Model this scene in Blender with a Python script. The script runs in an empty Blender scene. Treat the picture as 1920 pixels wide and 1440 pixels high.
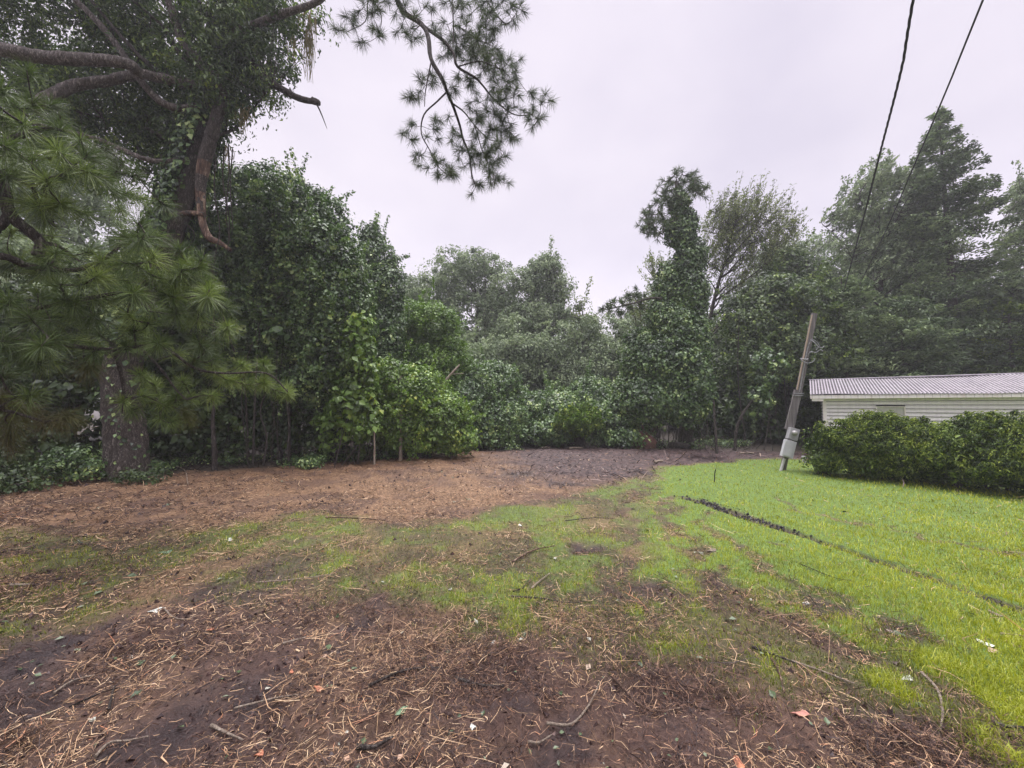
import bpy, math, random
import numpy as np
from mathutils import Vector

# ------------------------------------------------------------------ camera, world, sun, exposure
SC = bpy.context.scene
COL = SC.collection
FPX, CH, PITCH = 740.0, 1.65, math.radians(3.1)
cam_d = bpy.data.cameras.new('camera'); cam = bpy.data.objects.new('camera', cam_d); COL.objects.link(cam)
cam_d.sensor_width = 36; cam_d.lens = FPX / 1920 * 36; cam_d.clip_start = .05; cam_d.clip_end = 3000
cam.location = (0, 0, CH); cam.rotation_euler = (math.radians(90) + PITCH, 0, 0)
SC.camera = cam
SUN_EL, SUN_AZ = math.radians(62), math.radians(-15)
w = bpy.data.worlds.new("World"); SC.world = w; w.use_nodes = True
nt = w.node_tree; nt.nodes.clear()
def nn(t, **k):
    n = nt.nodes.new(t)
    for a, b in k.items(): setattr(n, a, b)
    return n
sky = nn('ShaderNodeTexSky'); sky.sky_type = 'NISHITA'; sky.sun_disc = False
sky.sun_elevation = SUN_EL; sky.sun_rotation = SUN_AZ
sk = nn('ShaderNodeVectorMath', operation='SCALE'); sk.inputs['Scale'].default_value = .10
nt.links.new(sky.outputs[0], sk.inputs[0])
tc = nn('ShaderNodeTexCoord')
sep = nn('ShaderNodeSeparateXYZ'); nt.links.new(tc.outputs['Generated'], sep.inputs[0])
mpp = nn('ShaderNodeMapping'); mpp.inputs['Scale'].default_value = (1, 1, 1.6); mpp.inputs['Location'].default_value = (.35, .1, .2)
nt.links.new(tc.outputs['Generated'], mpp.inputs[0])
cl = nn('ShaderNodeTexNoise'); cl.inputs['Scale'].default_value = 1.7; cl.inputs['Detail'].default_value = 5; cl.inputs['Roughness'].default_value = .5
nt.links.new(mpp.outputs[0], cl.inputs['Vector'])
cr = nn('ShaderNodeValToRGB'); cr.color_ramp.elements[0].position = .32; cr.color_ramp.elements[0].color = (.76, .705, .83, 1)
cr.color_ramp.elements[1].position = .68; cr.color_ramp.elements[1].color = (.98, .905, .99, 1)
nt.links.new(cl.outputs[0], cr.inputs[0])
zr = nn('ShaderNodeMapRange', interpolation_type='SMOOTHSTEP')      # overcast sky is brighter overhead; boosted further here to light the ground
zr.inputs['From Min'].default_value = .74; zr.inputs['From Max'].default_value = .98
zr.inputs['To Min'].default_value = 1.0; zr.inputs['To Max'].default_value = 9.0
nt.links.new(sep.outputs['Z'], zr.inputs[0])
sc2 = nn('ShaderNodeVectorMath', operation='SCALE'); lowr = nn('ShaderNodeMapRange', interpolation_type='SMOOTHSTEP'); lowr.inputs['From Min'].default_value = .05; lowr.inputs['From Max'].default_value = .5; lowr.inputs['To Min'].default_value = 1.22; lowr.inputs['To Max'].default_value = 1.0
nt.links.new(sep.outputs['Z'], lowr.inputs[0]); mlt = nn('ShaderNodeMath', operation='MULTIPLY'); nt.links.new(zr.outputs[0], mlt.inputs[0]); nt.links.new(lowr.outputs[0], mlt.inputs[1])
nt.links.new(cr.outputs[0], sc2.inputs[0]); nt.links.new(mlt.outputs[0], sc2.inputs['Scale'])
mx = nn('ShaderNodeMix', data_type='RGBA'); mx.inputs[0].default_value = .93
nt.links.new(sk.outputs[0], mx.inputs[6]); nt.links.new(sc2.outputs[0], mx.inputs[7])
bg = nn('ShaderNodeBackground'); bg.inputs[1].default_value = .73
nt.links.new(mx.outputs[2], bg.inputs[0])
wo = nn('ShaderNodeOutputWorld'); nt.links.new(bg.outputs[0], wo.inputs[0])
sd = bpy.data.lights.new('sun', 'SUN'); sd.energy = 1.5; sd.angle = math.radians(40); sd.color = (1, .97, .93)
sun = bpy.data.objects.new('sun', sd); COL.objects.link(sun)
sdir = Vector((math.sin(-SUN_AZ) * -math.cos(SUN_EL), math.cos(SUN_AZ) * math.cos(SUN_EL), math.sin(SUN_EL)))
sun.rotation_euler = sdir.to_track_quat('Z', 'Y').to_euler()
SC.view_settings.view_transform = 'Standard'; SC.view_settings.look = 'None'
SC.view_settings.exposure = 0.55; SC.view_settings.gamma = 1
SC.cycles.max_bounces = 6; SC.cycles.diffuse_bounces = 3; SC.cycles.transmission_bounces = 3
SC.cycles.volume_bounces = 1; SC.cycles.caustics_reflective = False; SC.cycles.caustics_refractive = False

# ------------------------------------------------------------------ helpers
rs = np.random.RandomState(7); random.seed(7)
def at(u, v, Y):
    x = (u - 960) / FPX; y = (720 - v) / FPX
    dy = math.cos(PITCH) - y * math.sin(PITCH); dz = math.sin(PITCH) + y * math.cos(PITCH)
    return np.array((x * Y / dy, Y, CH + dz * Y / dy))
def gp(u, v):                       # pixel of the photograph on the ground
    x = (u - 960) / FPX; y = (720 - v) / FPX
    dy = math.cos(PITCH) - y * math.sin(PITCH); dz = math.sin(PITCH) + y * math.cos(PITCH)
    t = -CH / dz
    return np.array((x * t, dy * t))
def fade(t): return t * t * (3 - 2 * t)
def hsh(ix, iy, iz, seed=0):
    n = (ix * 374761393 + iy * 668265263 + iz * 2147483647 + seed * 974634777) & 0xffffffff
    n = ((n ^ (n >> 13)) * 1274126177) & 0xffffffff
    return ((n ^ (n >> 16)) & 0xffff) / 65535.0
def noise(P, scale, seed=0):
    P = np.asarray(P, float)
    if P.shape[-1] == 2: P = np.concatenate([P, np.zeros(P.shape[:-1] + (1,))], -1)
    q = P * scale; i = np.floor(q).astype(np.int64); f = fade(q - i)
    r = 0
    for a in (0, 1):
        for b in (0, 1):
            for c in (0, 1):
                wgt = (f[..., 0] if a else 1 - f[..., 0]) * (f[..., 1] if b else 1 - f[..., 1]) * (f[..., 2] if c else 1 - f[..., 2])
                r = r + wgt * hsh(i[..., 0] + a, i[..., 1] + b, i[..., 2] + c, seed)
    return r
def fbm(P, scale, seed=0, o=3):
    return sum(noise(P, scale * 2 ** k, seed + k) * .5 ** k for k in range(o)) / sum(.5 ** k for k in range(o))
def unit(v): return v / (np.linalg.norm(v, axis=-1, keepdims=True) + 1e-9)

class MB:
    def __init__(s): s.v = []; s.f = []; s.r = []; s.n = 0; s.m = []
    def add(s, v, f, r=0.5, m=0):
        v = np.asarray(v, float).reshape(-1, 3); f = np.asarray(f, int)
        s.v.append(v); s.f.append(f + s.n); s.n += len(v)
        s.r.append(np.broadcast_to(np.asarray(r, float), (len(v),)).copy()); s.m.append(np.full(len(f), m))
    def build(s, name, mats, parent=None, smooth=True, origin=None):
        me = bpy.data.meshes.new(name)
        if not isinstance(mats, (list, tuple)): mats = [mats]
        for m in mats: me.materials.append(m)
        o = bpy.data.objects.new(name, me); COL.objects.link(o)
        V = np.concatenate(s.v)
        off = np.zeros(3)
        if parent is not None: off = np.array(wloc(parent)); o.parent = parent
        elif origin is not None: off = np.asarray(origin, float); o.location = origin
        V = V - off
        me.vertices.add(len(V)); me.vertices.foreach_set('co', V.ravel().astype(np.float32))
        loops = np.concatenate([f.ravel() for f in s.f]); tot = np.concatenate([np.full(len(f), f.shape[1]) for f in s.f])
        st = np.concatenate([[0], np.cumsum(tot)[:-1]])
        me.loops.add(len(loops)); me.loops.foreach_set('vertex_index', loops.astype(np.int32))
        me.polygons.add(len(tot)); me.polygons.foreach_set('loop_start', st.astype(np.int32))
        me.polygons.foreach_set('material_index', np.concatenate(s.m).astype(np.int32))
        me.update(calc_edges=True)
        me.polygons.foreach_set('use_smooth', np.full(len(tot), bool(smooth)))
        a = me.attributes.new('rnd', 'FLOAT', 'POINT'); a.data.foreach_set('value', np.concatenate(s.r).astype(np.float32))
        return o
WL = {}
def wloc(o): return WL.get(o.name, (0, 0, 0))
def tag(o, label=None, cat=None, group=None, kind=None):
    for k, v in (('label', label), ('category', cat), ('group', group), ('kind', kind)):
        if v: o[k] = v
    return o
def empty(name, loc, label, cat, group=None):
    o = bpy.data.objects.new(name, None); COL.objects.link(o); o.location = tuple(loc); WL[o.name] = tuple(loc)
    o.empty_display_size = .3
    return tag(o, label, cat, group)
def copy_tree(o, loc, rz, s, label):
    c = o.copy(); COL.objects.link(c); c.location = loc; c.rotation_euler = (0, 0, rz); c.scale = (s, s, s); c['label'] = label
    for ch in list(o.children):
        d = ch.copy(); COL.objects.link(d); d.parent = c
    return c

def smooth_line(pts, k=4):
    pts = np.asarray(pts, float)
    if len(pts) < 3: return pts
    P = np.vstack([2 * pts[0] - pts[1], pts, 2 * pts[-1] - pts[-2]]); out = []
    for i in range(1, len(P) - 2):
        for t in np.arange(k) / k:
            a, b, c, d = P[i - 1], P[i], P[i + 1], P[i + 2]
            out.append(.5 * ((2 * b) + (-a + c) * t + (2 * a - 5 * b + 4 * c - d) * t * t + (-a + 3 * b - 3 * c + d) * t ** 3))
    out.append(P[-2]); return np.array(out)
def tube(mb, pts, r0, r1, n=6, rn=.5, rough=0, k=4, m=0, seed=0, taper=1.0):
    p = smooth_line(pts, k); L = len(p)
    T = unit(np.gradient(p, axis=0)); up = np.array((0.3, .2, 1.)); up = unit(up)
    A = np.cross(T, up); bad = np.linalg.norm(A, axis=1) < .2; A[bad] = np.cross(T[bad], (1., 0, 0)); A = unit(A); B = np.cross(T, A)
    tt = np.linspace(0, 1, L) ** taper
    R = (np.asarray(r0) * (1 - tt) + r1 * tt) if np.isscalar(r0) else np.interp(np.linspace(0, 1, L), np.linspace(0, 1, len(r0)), r0)
    an = np.arange(n) * 2 * math.pi / n
    V = p[:, None, :] + (np.cos(an)[None, :, None] * A[:, None, :] + np.sin(an)[None, :, None] * B[:, None, :]) * R[:, None, None]
    if rough:
        nz = fbm(V * np.array((1, 1, .35)), 1 / (R.max() * .3), seed, 3) - .5
        V = V + (V - p[:, None, :]) * nz[..., None] * rough
    i = np.arange(L - 1)[:, None] * n; j = np.arange(n)[None, :]; j2 = (j + 1) % n
    F = np.stack([i + j, i + j2, i + n + j2, i + n + j], -1).reshape(-1, 4)
    mb.add(V.reshape(-1, 3), F, rn, m)
    for idx, fl in ((0, 1), (L - 1, -1)):
        ring = V[idx]; c = ring.mean(0)
        vv = np.vstack([ring, c]); jj = np.arange(n)
        ff = np.stack([jj, (jj + 1) % n, np.full(n, n)], -1)[:, ::-fl]
        mb.add(vv, ff, rn, m)
def rsphere(n):
    return unit(rs.normal(size=(n, 3)))
def leaves(mb, P, N, size, asp=.6, droop=0., var=.48, tipdir=None, fold=.22, rn=None):
    n = len(P); N = unit(N)
    t = rs.normal(size=(n, 3)) * .8
    if tipdir is not None: t = t + np.asarray(tipdir)
    t[:, 2] -= droop
    U = unit(t - N * (t * N).sum(1, keepdims=True)); W = np.cross(N, U)
    s = (size * (1 + var * rs.normal(size=n)).clip(.45, 1.8))[:, None]
    a = P - U * s * .5; b = P + U * s * .5
    l = P + W * s * asp * .5 + N * s * fold - U * s * .08; r = P - W * s * asp * .5 + N * s * fold - U * s * .08
    V = np.stack([a, l, b, r], 1).reshape(-1, 3)
    i = np.arange(n)[:, None] * 4
    F = np.concatenate([i + np.array([[0, 2, 1]]), i + np.array([[0, 3, 2]])])
    if rn is None: rn = rs.rand(n)
    mb.add(V, F, np.repeat(np.broadcast_to(rn, (n,)), 4))
def blob(u, v, Y, ru, rv, ry=None):
    k = Y / FPX
    return (at(u, v, Y), np.array((ru * k, (ry if ry else ru) * k, rv * k)))
def clump_centres(blobs, n, shell=.55, keepz=.25, front=.5):
    vol = np.array([b[1][0] * b[1][2] + b[1][1] * b[1][2] for b in blobs]); p = vol / vol.sum()
    idx = rs.choice(len(blobs), n, p=p)
    d = rsphere(n)
    fl = (d[:, 1] > 0) & (rs.rand(n) < front); d[fl, 1] *= -1
    rad = shell + (1 - shell) * rs.rand(n) ** .5
    C = np.array([b[0] for b in blobs])[idx]; R = np.array([b[1] for b in blobs])[idx]
    lump = 1 + .22 * (noise(C + d * R, .9, 3) - .5) * 2
    P = C + d * R * (rad * lump)[:, None]
    ok = P[:, 2] > keepz
    return P[ok], d[ok]
def crown(mb, blobs, ncl, per, rc, size, asp=.6, shell=.5, droop=0., flat=.7, tipdir=None, upn=.6, front=.5, keepz=.25, tips_=0.):
    P, D = clump_centres(blobs, ncl, shell, keepz, front)
    n = len(P); m = rs.poisson(per, n).clip(3)
    k = np.repeat(np.arange(n), m)
    o = rsphere(len(k)) * (rs.rand(len(k)) ** .45)[:, None] * rc
    o = o * (1 + .4 * rs.normal(size=n)).clip(.5, 1.8)[k][:, None]
    o[:, 2] *= flat
    Q = P[k] + o
    N = unit(o) * .9 + D[k] * .4 + rs.normal(size=o.shape) * .45; N[:, 2] += upn
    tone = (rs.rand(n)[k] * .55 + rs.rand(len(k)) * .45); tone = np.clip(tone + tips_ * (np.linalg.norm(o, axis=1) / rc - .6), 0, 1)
    ok = Q[:, 2] > .03
    leaves(mb, Q[ok], N[ok], size, asp, droop, tipdir=tipdir, rn=tone[ok])
    return P
def limbs(mb, trunk, tips, r0, K=9, twig=.012, seed=0, maxtw=400):
    """main limbs from the trunk to far tips, a twig to every clump"""
    if len(tips) < 2: return
    trunk = smooth_line(trunk, 6)
    idx = [int(rs.randint(len(tips)))]
    for _ in range(K - 1):
        d = np.min(np.linalg.norm(tips[:, None] - tips[idx][None], axis=2), axis=1); idx.append(int(d.argmax()))
    allp = [trunk[len(trunk) // 3:]]
    for i in idx:
        e = tips[i]; hz = np.linalg.norm((e - trunk)[:, :2], axis=1)
        want = e[2] - .75 * hz
        s = trunk[max(len(trunk) // 4, int(np.abs(trunk[:, 2] - want).argmin()))]
        mid = s * .5 + e * .5 + np.array((rs.normal() * .08, rs.normal() * .08, .06)) * np.linalg.norm(e - s)
        q = s * .75 + e * .25 + rs.normal(size=3) * .05 * np.linalg.norm(e - s)
        L = smooth_line([s, q, mid, e], 5); tube(mb, [s, q, mid, e], r0, twig * .8, 6, k=3); allp.append(L)
    A = np.concatenate(allp)
    sel = rs.permutation(len(tips))[:maxtw]
    for i in sel:
        e = tips[i]; d = np.linalg.norm(A - e, axis=1) + np.maximum(0, A[:, 2] - e[2]) * .8
        s = A[d.argmin()]
        if np.linalg.norm(e - s) < .1: continue
        mid = (s + e) / 2 + rs.normal(size=3) * .07 * np.linalg.norm(e - s)
        tube(mb, [s, mid, e], twig, twig * .35, 4, k=2)

# ------------------------------------------------------------------ materials
def mat(name):
    m = bpy.data.materials.new(name); m.use_nodes = True; t = m.node_tree
    return m, t, t.nodes['Principled BSDF'], t.nodes['Material Output']
def N(t, typ, **k):
    n = t.nodes.new(typ)
    for a, b in k.items():
        if a.startswith('i_'): n.inputs[a[2:]].default_value = b
        else: setattr(n, a, b)
    return n
def ramp(t, src, stops):
    r = t.nodes.new('ShaderNodeValToRGB'); e = r.color_ramp.elements
    while len(e) < len(stops): e.new(.5)
    for q, (p, c) in zip(e, stops): q.position = p; q.color = (*c, 1)
    t.links.new(src, r.inputs[0]); return r
def leaf_mat(name, stops, rough=.5, trans=.3, spec=.4, blot=1.2):
    trans *= .7
    stops = [(p, (c[0] * 1.42, c[1] * 1.35, c[2] * .92)) for p, c in stops] if name != 'grass_blade' else stops
    m, t, b, o = mat(name)
    a = N(t, 'ShaderNodeAttribute', attribute_name='rnd')
    g = N(t, 'ShaderNodeTexCoord'); nz = N(t, 'ShaderNodeTexNoise', i_Scale=blot, i_Detail=2.0)
    t.links.new(g.outputs['Object'], nz.inputs['Vector'])
    mm = N(t, 'ShaderNodeMath', operation='MULTIPLY_ADD'); t.links.new(nz.outputs[0], mm.inputs[0]); mm.inputs[1].default_value = .9; mm.inputs[2].default_value = -.45
    ad = N(t, 'ShaderNodeMath', operation='ADD', use_clamp=True); t.links.new(a.outputs['Fac'], ad.inputs[0]); t.links.new(mm.outputs[0], ad.inputs[1])
    r = ramp(t, ad.outputs[0], stops)
    t.links.new(r.outputs[0], b.inputs['Base Color']); b.inputs['Roughness'].default_value = rough; b.inputs['Specular IOR Level'].default_value = spec
    if trans:
        tr = N(t, 'ShaderNodeBsdfTranslucent')
        hs = N(t, 'ShaderNodeHueSaturation', i_Value=1.5, i_Saturation=1.1); t.links.new(r.outputs[0], hs.inputs['Color']); t.links.new(hs.outputs[0], tr.inputs[0])
        mi = N(t, 'ShaderNodeMixShader'); mi.inputs[0].default_value = trans
        t.links.new(b.outputs[0], mi.inputs[1]); t.links.new(tr.outputs[0], mi.inputs[2]); t.links.new(mi.outputs[0], o.inputs[0])
    return m
M = {}
M['oak'] = leaf_mat('dark_broadleaf', [(0, (.016, .028, .016)), (.5, (.045, .08, .038)), (.85, (.11, .17, .065)), (1, (.22, .30, .09))], .45)
M['vine'] = leaf_mat('vine_leaf', [(0, (.012, .026, .014)), (.4, (.04, .082, .036)), (.8, (.11, .19, .08)), (1, (.30, .39, .20))], .38, .25, .55)
M['vinebright'] = leaf_mat('bright_vine_leaf', [(0, (.035, .065, .02)), (.5, (.085, .16, .04)), (.85, (.15, .25, .06)), (1, (.34, .40, .12))], .4, .3, .5)
M['far'] = leaf_mat('hazed_far_leaf', [(0, (.06, .088, .068)), (.5, (.125, .175, .135)), (1, (.25, .32, .25))], .55, .3, .3)  # paler, greyer leaf colour paints in part of the distance haze
M['willow'] = leaf_mat('narrow_leaf', [(0, (.05, .07, .04)), (.5, (.12, .16, .085)), (1, (.22, .27, .14))], .5, .3, .3)
M['cedar'] = leaf_mat('cedar_leaf', [(0, (.03, .05, .038)), (.5, (.085, .13, .09)), (1, (.22, .30, .19))], .55, .2, .3)
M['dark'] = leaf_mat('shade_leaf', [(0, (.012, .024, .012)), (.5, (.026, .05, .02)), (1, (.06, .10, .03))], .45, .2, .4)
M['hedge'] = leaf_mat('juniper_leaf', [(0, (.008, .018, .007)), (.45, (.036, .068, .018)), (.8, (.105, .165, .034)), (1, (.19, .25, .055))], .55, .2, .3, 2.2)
M['shrub'] = leaf_mat('shrub_leaf', [(0, (.04, .08, .02)), (.5, (.07, .14, .03)), (1, (.13, .22, .05))], .45)
M['needle'] = leaf_mat('pine_needle', [(0, (.045, .048, .028)), (.12, (.034, .058, .026)), (.6, (.082, .128, .046)), (1, (.19, .26, .095))], .45, .25, .4, 1.0)
M['needledark'] = leaf_mat('pine_needle_shade', [(0, (.03, .045, .03)), (.6, (.05, .08, .045)), (1, (.08, .11, .06))], .5, .2, .3)
M['brownneedle'] = leaf_mat('brown_needle', [(0, (.055, .045, .025)), (.5, (.07, .075, .032)), (1, (.09, .13, .045))], .5, .2, .3)
M['moss'] = leaf_mat('hanging_moss', [(0, (.10, .095, .07)), (1, (.22, .2, .15))], .8, .2, .1)
M['grass'] = leaf_mat('grass_blade', [(0, (.08, .095, .015)), (.3, (.21, .25, .018)), (.7, (.37, .405, .035)), (.95, (.46, .46, .08)), (1, (.40, .30, .15))], .4, .35, .4, .9)
M['straw'] = None
def bark(name, c0, c1, c2, scale=17, zs=.16, rough=.85):
    m, t, b, o = mat(name)
    g = N(t, 'ShaderNodeTexCoord'); mp = N(t, 'ShaderNodeMapping'); mp.inputs['Scale'].default_value = (1, 1, zs * 1.7); mp.inputs['Rotation'].default_value = (.12, .25, 0)
    t.links.new(g.outputs['Object'], mp.inputs[0])
    v = N(t, 'ShaderNodeTexVoronoi', i_Scale=scale, feature='DISTANCE_TO_EDGE'); nz = N(t, 'ShaderNodeTexNoise', i_Scale=scale * 1.3, i_Detail=8.0, i_Roughness=.65)
    wv = N(t, 'ShaderNodeVectorMath', operation='MULTIPLY_ADD'); t.links.new(nz.outputs['Color'], wv.inputs[0]); wv.inputs[1].default_value = (.30, .30, .22); t.links.new(mp.outputs[0], wv.inputs[2])
    t.links.new(mp.outputs[0], nz.inputs['Vector']); t.links.new(wv.outputs[0], v.inputs['Vector'])
    mu = N(t, 'ShaderNodeMath', operation='MULTIPLY'); t.links.new(v.outputs[0], mu.inputs[0]); mu.inputs[1].default_value = 3.0
    mi = N(t, 'ShaderNodeMath', operation='MULTIPLY', use_clamp=True); t.links.new(mu.outputs[0], mi.inputs[0]); t.links.new(nz.outputs[0], mi.inputs[1])
    ad = N(t, 'ShaderNodeMath', operation='MULTIPLY_ADD', use_clamp=True); t.links.new(nz.outputs[0], ad.inputs[0]); ad.inputs[1].default_value = .6; t.links.new(mi.outputs[0], ad.inputs[2])
    r = ramp(t, ad.outputs[0], [(.25, c0), (.6, c1), (1, c2)])
    t.links.new(r.outputs[0], b.inputs['Base Color']); b.inputs['Roughness'].default_value = rough; b.inputs['Specular IOR Level'].default_value = .25
    bp = N(t, 'ShaderNodeBump', i_Strength=.9, i_Distance=.03); t.links.new(ad.outputs[0], bp.inputs['Height']); t.links.new(bp.outputs[0], b.inputs['Normal'])
    return m
M['bark'] = bark('pine_bark', (.035, .029, .024), (.105, .090, .077), (.27, .24, .205))
M['barkgrey'] = bark('grey_bark', (.03, .026, .022), (.08, .068, .058), (.18, .16, .14), 14)
M['twig'] = bark('twig_bark', (.03, .024, .02), (.06, .05, .042), (.13, .105, .088), 30)
M['limbbark'] = bark('pale_limb_bark', (.06, .052, .045), (.20, .175, .155), (.40, .36, .32), 14)
M['peeled'] = bark('peeled_wood', (.05, .032, .024), (.18, .115, .08), (.42, .33, .23), 9, .12)
M['palewood'] = bark('pale_wood', (.2, .16, .12), (.38, .32, .24), (.5, .44, .36), 12, .1)

# ------------------------------------------------------------------ ground zones (polygons measured on the ground)
def poly(*px): return np.array([gp(*p) for p in px])
def sdist(P, poly_):                # signed distance, positive inside
    x, y = P[:, 0], P[:, 1]; d = np.full(len(P), 1e9); ins = np.zeros(len(P), bool); n = len(poly_)
    for i in range(n):
        a, b = poly_[i], poly_[(i + 1) % n]; e = b - a; wv = P - a
        t = np.clip((wv @ e) / (e @ e + 1e-9), 0, 1); d = np.minimum(d, np.linalg.norm(wv - t[:, None] * e, axis=1))
        c = ((a[1] > y) != (b[1] > y)) & (x < (b[0] - a[0]) * (y - a[1]) / (b[1] - a[1] + 1e-12) + a[0]); ins ^= c
    return np.where(ins, d, -d)
def ldist(P, line):
    d = np.full(len(P), 1e9)
    for a, b in zip(line[:-1], line[1:]):
        e = b - a; wv = P - a; t = np.clip((wv @ e) / (e @ e + 1e-9), 0, 1)
        d = np.minimum(d, np.linalg.norm(wv - t[:, None] * e, axis=1))
    return d
def sm(x, a, b): return fade(np.clip((x - a) / (b - a), 0, 1))
LAWN = poly((1235, 874), (1330, 864), (1480, 860), (2300, 862), (3200, 960), (3200, 1700), (2300, 1480), (1920, 1345), (1780, 1268), (1620, 1205), (1420, 1150), (1300, 1112), (1205, 1090), (1180, 1000), (1190, 940))
THIN = poly((900, 965), (1100, 925), (1235, 880), (1205, 1090), (1420, 1150), (1620, 1220), (1920, 1350), (2400, 1560), (2150, 1580), (1780, 1400), (1400, 1280), (1200, 1240), (1060, 1200), (900, 1160), (700, 1135), (560, 1125), (480, 1055), (300, 1000), (560, 965), (760, 990))
LEFTG = poly((-400, 1010), (100, 990), (480, 1010), (600, 1080), (480, 1140), (300, 1110), (120, 1190), (-400, 1210))
STRAW = poly((-800, 905), (300, 880), (700, 862), (900, 846), (1240, 843), (1420, 856), (1230, 885), (1150, 915), (900, 965), (560, 1000), (300, 1010), (-800, 1060))
CLEAR = poly((-1500, 905), (200, 893), (420, 886), (700, 862), (860, 846), (1240, 838), (1500, 850), (2500, 850), (9000, 1400), (9000, 6000), (-9000, 6000), (-9000, 1200))
S1 = poly((1225, 930), (1262, 1000), (1310, 1065), (1410, 1135), (1570, 1210)); S2 = poly((1312, 955), (1355, 1015), (1440, 1085), (1540, 1145))
RUT = poly((1283, 934), (1318, 940), (1360, 955), (1450, 985), (1560, 1022), (1680, 1066), (1800, 1105), (1925, 1148), (2300, 1290))
FAINT = poly((1430, 932), (1560, 962), (1750, 1010), (1960, 1050)); F2 = poly((1190, 905), (1170, 1000), (1195, 1100), (1260, 1190))
SPOTS = [(1092, 1032, .30), (1340, 1082, .22), (1495, 1120, .26), (1655, 1165, .25), (1440, 1022, .10), (1375, 1038, .12), (1260, 1110, .2), (1700, 1385, .16), (1655, 1360, .12), (1060, 1350, .22), (940, 1300, .12), (1270, 1345, .14), (60, 1240, .45), (130, 1215, .25), (20, 1330, .35), (300, 1400, .3), (650, 1180, .25), (480, 1290, .25), (1062, 908, .55), (980, 890, .5), (1180, 880, .6), (1320, 858, .9)]
def fields(P):
    P2 = P + np.stack([fbm(P, 1.1, 11) - .5, fbm(P, 1.1, 21) - .5], -1) * .7 + np.stack([noise(P, 7, 12) - .5, noise(P, 7, 22) - .5], -1) * .22
    n1 = fbm(P, 1.6, 5, 4); n2 = fbm(P, 6, 9, 3)
    g = sm(sdist(P2, LAWN), -.30, .30) * .98
    g = np.maximum(g, sm(sdist(P2, THIN), -.35, .25) * (.42 + .42 * sm(n1 * .6 + n2 * .4, .40, .62)))
    g = np.maximum(g, sm(sdist(P2, LEFTG), -.5, .3) * (.22 + .40 * sm(n1 * .6 + n2 * .4, .42, .62)))
    g = g * (1 - .62 * (1 - sm(ldist(P2, S1), .03, .34)) * sm(n2, .3, .6)) * (1 - .4 * (1 - sm(ldist(P2, S2), .02, .13)) * sm(n2, .3, .5))
    rut = 1 - sm(ldist(P + (P2 - P) * .12, RUT), .03 + .05 * sm(P[:, 1], 3.5, 6.5), .075 + .07 * sm(P[:, 1], 3.5, 6.5)); g = g * (1 - .97 * rut)
    g = g * (1 - .45 * (1 - sm(ldist(P2, FAINT), .01, .06))) * (1 - .4 * (1 - sm(ldist(P2, F2), .02, .12)))
    wet = np.zeros(len(P))
    for u, v, r in SPOTS:
        d = np.linalg.norm(P2 - gp(u, v), axis=1); wet = np.maximum(wet, (1 - sm(d, r * .2, r * 1.15)) * (.6 if r < .3 and u > 1200 else 1))
    g = g * (1 - .92 * wet)
    n3 = fbm(P, .8, 31, 4)
    wet = np.maximum(np.maximum(wet, rut * .9), sm(n3, .60, .70) * .7 * (1 - g) * (P[:, 1] < 5))
    st = sm(sdist(P2, STRAW), -.3, .4) * (1 - .35 * wet) * (.45 + .55 * sm(fbm(P, 1.9, 41, 4), .40, .58))
    st = np.maximum(st, (1 - wet) * (1 - rut) * (.16 + .50 * sm(fbm(P, 1.3, 43, 4), .42, .6)) * (.4 + .6 * sm(P[:, 1], 2.2, 3.6)))
    cl_ = sm(sdist(P2, CLEAR), -.8, .3)
    back = sm(P[:, 1] + 1.5 * (fbm(P, .8, 88) - .5), 7.0, 10.0) * sm(P[:, 0] + 2.5 * (fbm(P, .6, 89) - .5), -1.8, 1.2) * (1 - g)
    return g, st, wet, cl_, back, rut
def H(P, F=None):
    g, st, wet, cl_, back, rut = F if F is not None else fields(P)
    z = .10 * (fbm(P, .35, 2, 2) - .5)
    dist = np.linalg.norm(P, axis=1); nr = 1 - sm(dist, 9, 22)
    z = z + nr * (1 - g) * ((fbm(P, 2.6, 3, 3) - .5) * .14 + (fbm(P, 12, 4, 3) - .5) * .062 * (1 - .75 * wet))
    z = z + nr * g * (fbm(P, 2.2, 6, 2) - .5) * .05
    z = z - .055 * rut - .022 * wet * (1 - rut)
    ed = 1 - sm(np.abs(ldist(P, RUT) - .11), .0, .06)
    z = z + .016 * ed * noise(P, 9, 8)
    # tyre ridges pressed into the wet mud at the lower left
    L = poly((-200, 1290), (80, 1222), (260, 1195)); d = ldist(P, L)
    z = z + .02 * np.cos(d * 2 * math.pi / .16) * (1 - sm(d, .2, .45))
    return z
def grid_axis(lo, hi, core_lo, core_hi, step, grow=1.09):
    a = list(np.arange(core_lo, core_hi, step)); s = step; x = core_lo
    L = []
    while x > lo: s *= grow; x -= s; L.append(x)
    s = step; x = a[-1]; R = []
    while x < hi: s *= grow; x += s; R.append(x)
    return np.array(L[::-1] + a + R)
xs = grid_axis(-320, 320, -3.6, 5.0, .024, 1.018); ys_ = [1.2]
while ys_[-1] < 4: ys_.append(ys_[-1] + .022)
while ys_[-1] < 320: ys_.append(ys_[-1] * 1.009 if ys_[-1] < 18 else ys_[-1] * 1.06)
yb = []; y = 1.2; s = .03
while y > -300: s *= 1.12; y -= s; yb.append(y)
ys = np.array(yb[::-1] + ys_)
X, Y = np.meshgrid(xs, ys); P = np.stack([X.ravel(), Y.ravel()], -1)
FG = fields(P); Z = H(P, FG)
GZ = Z.reshape(X.shape)
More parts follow.
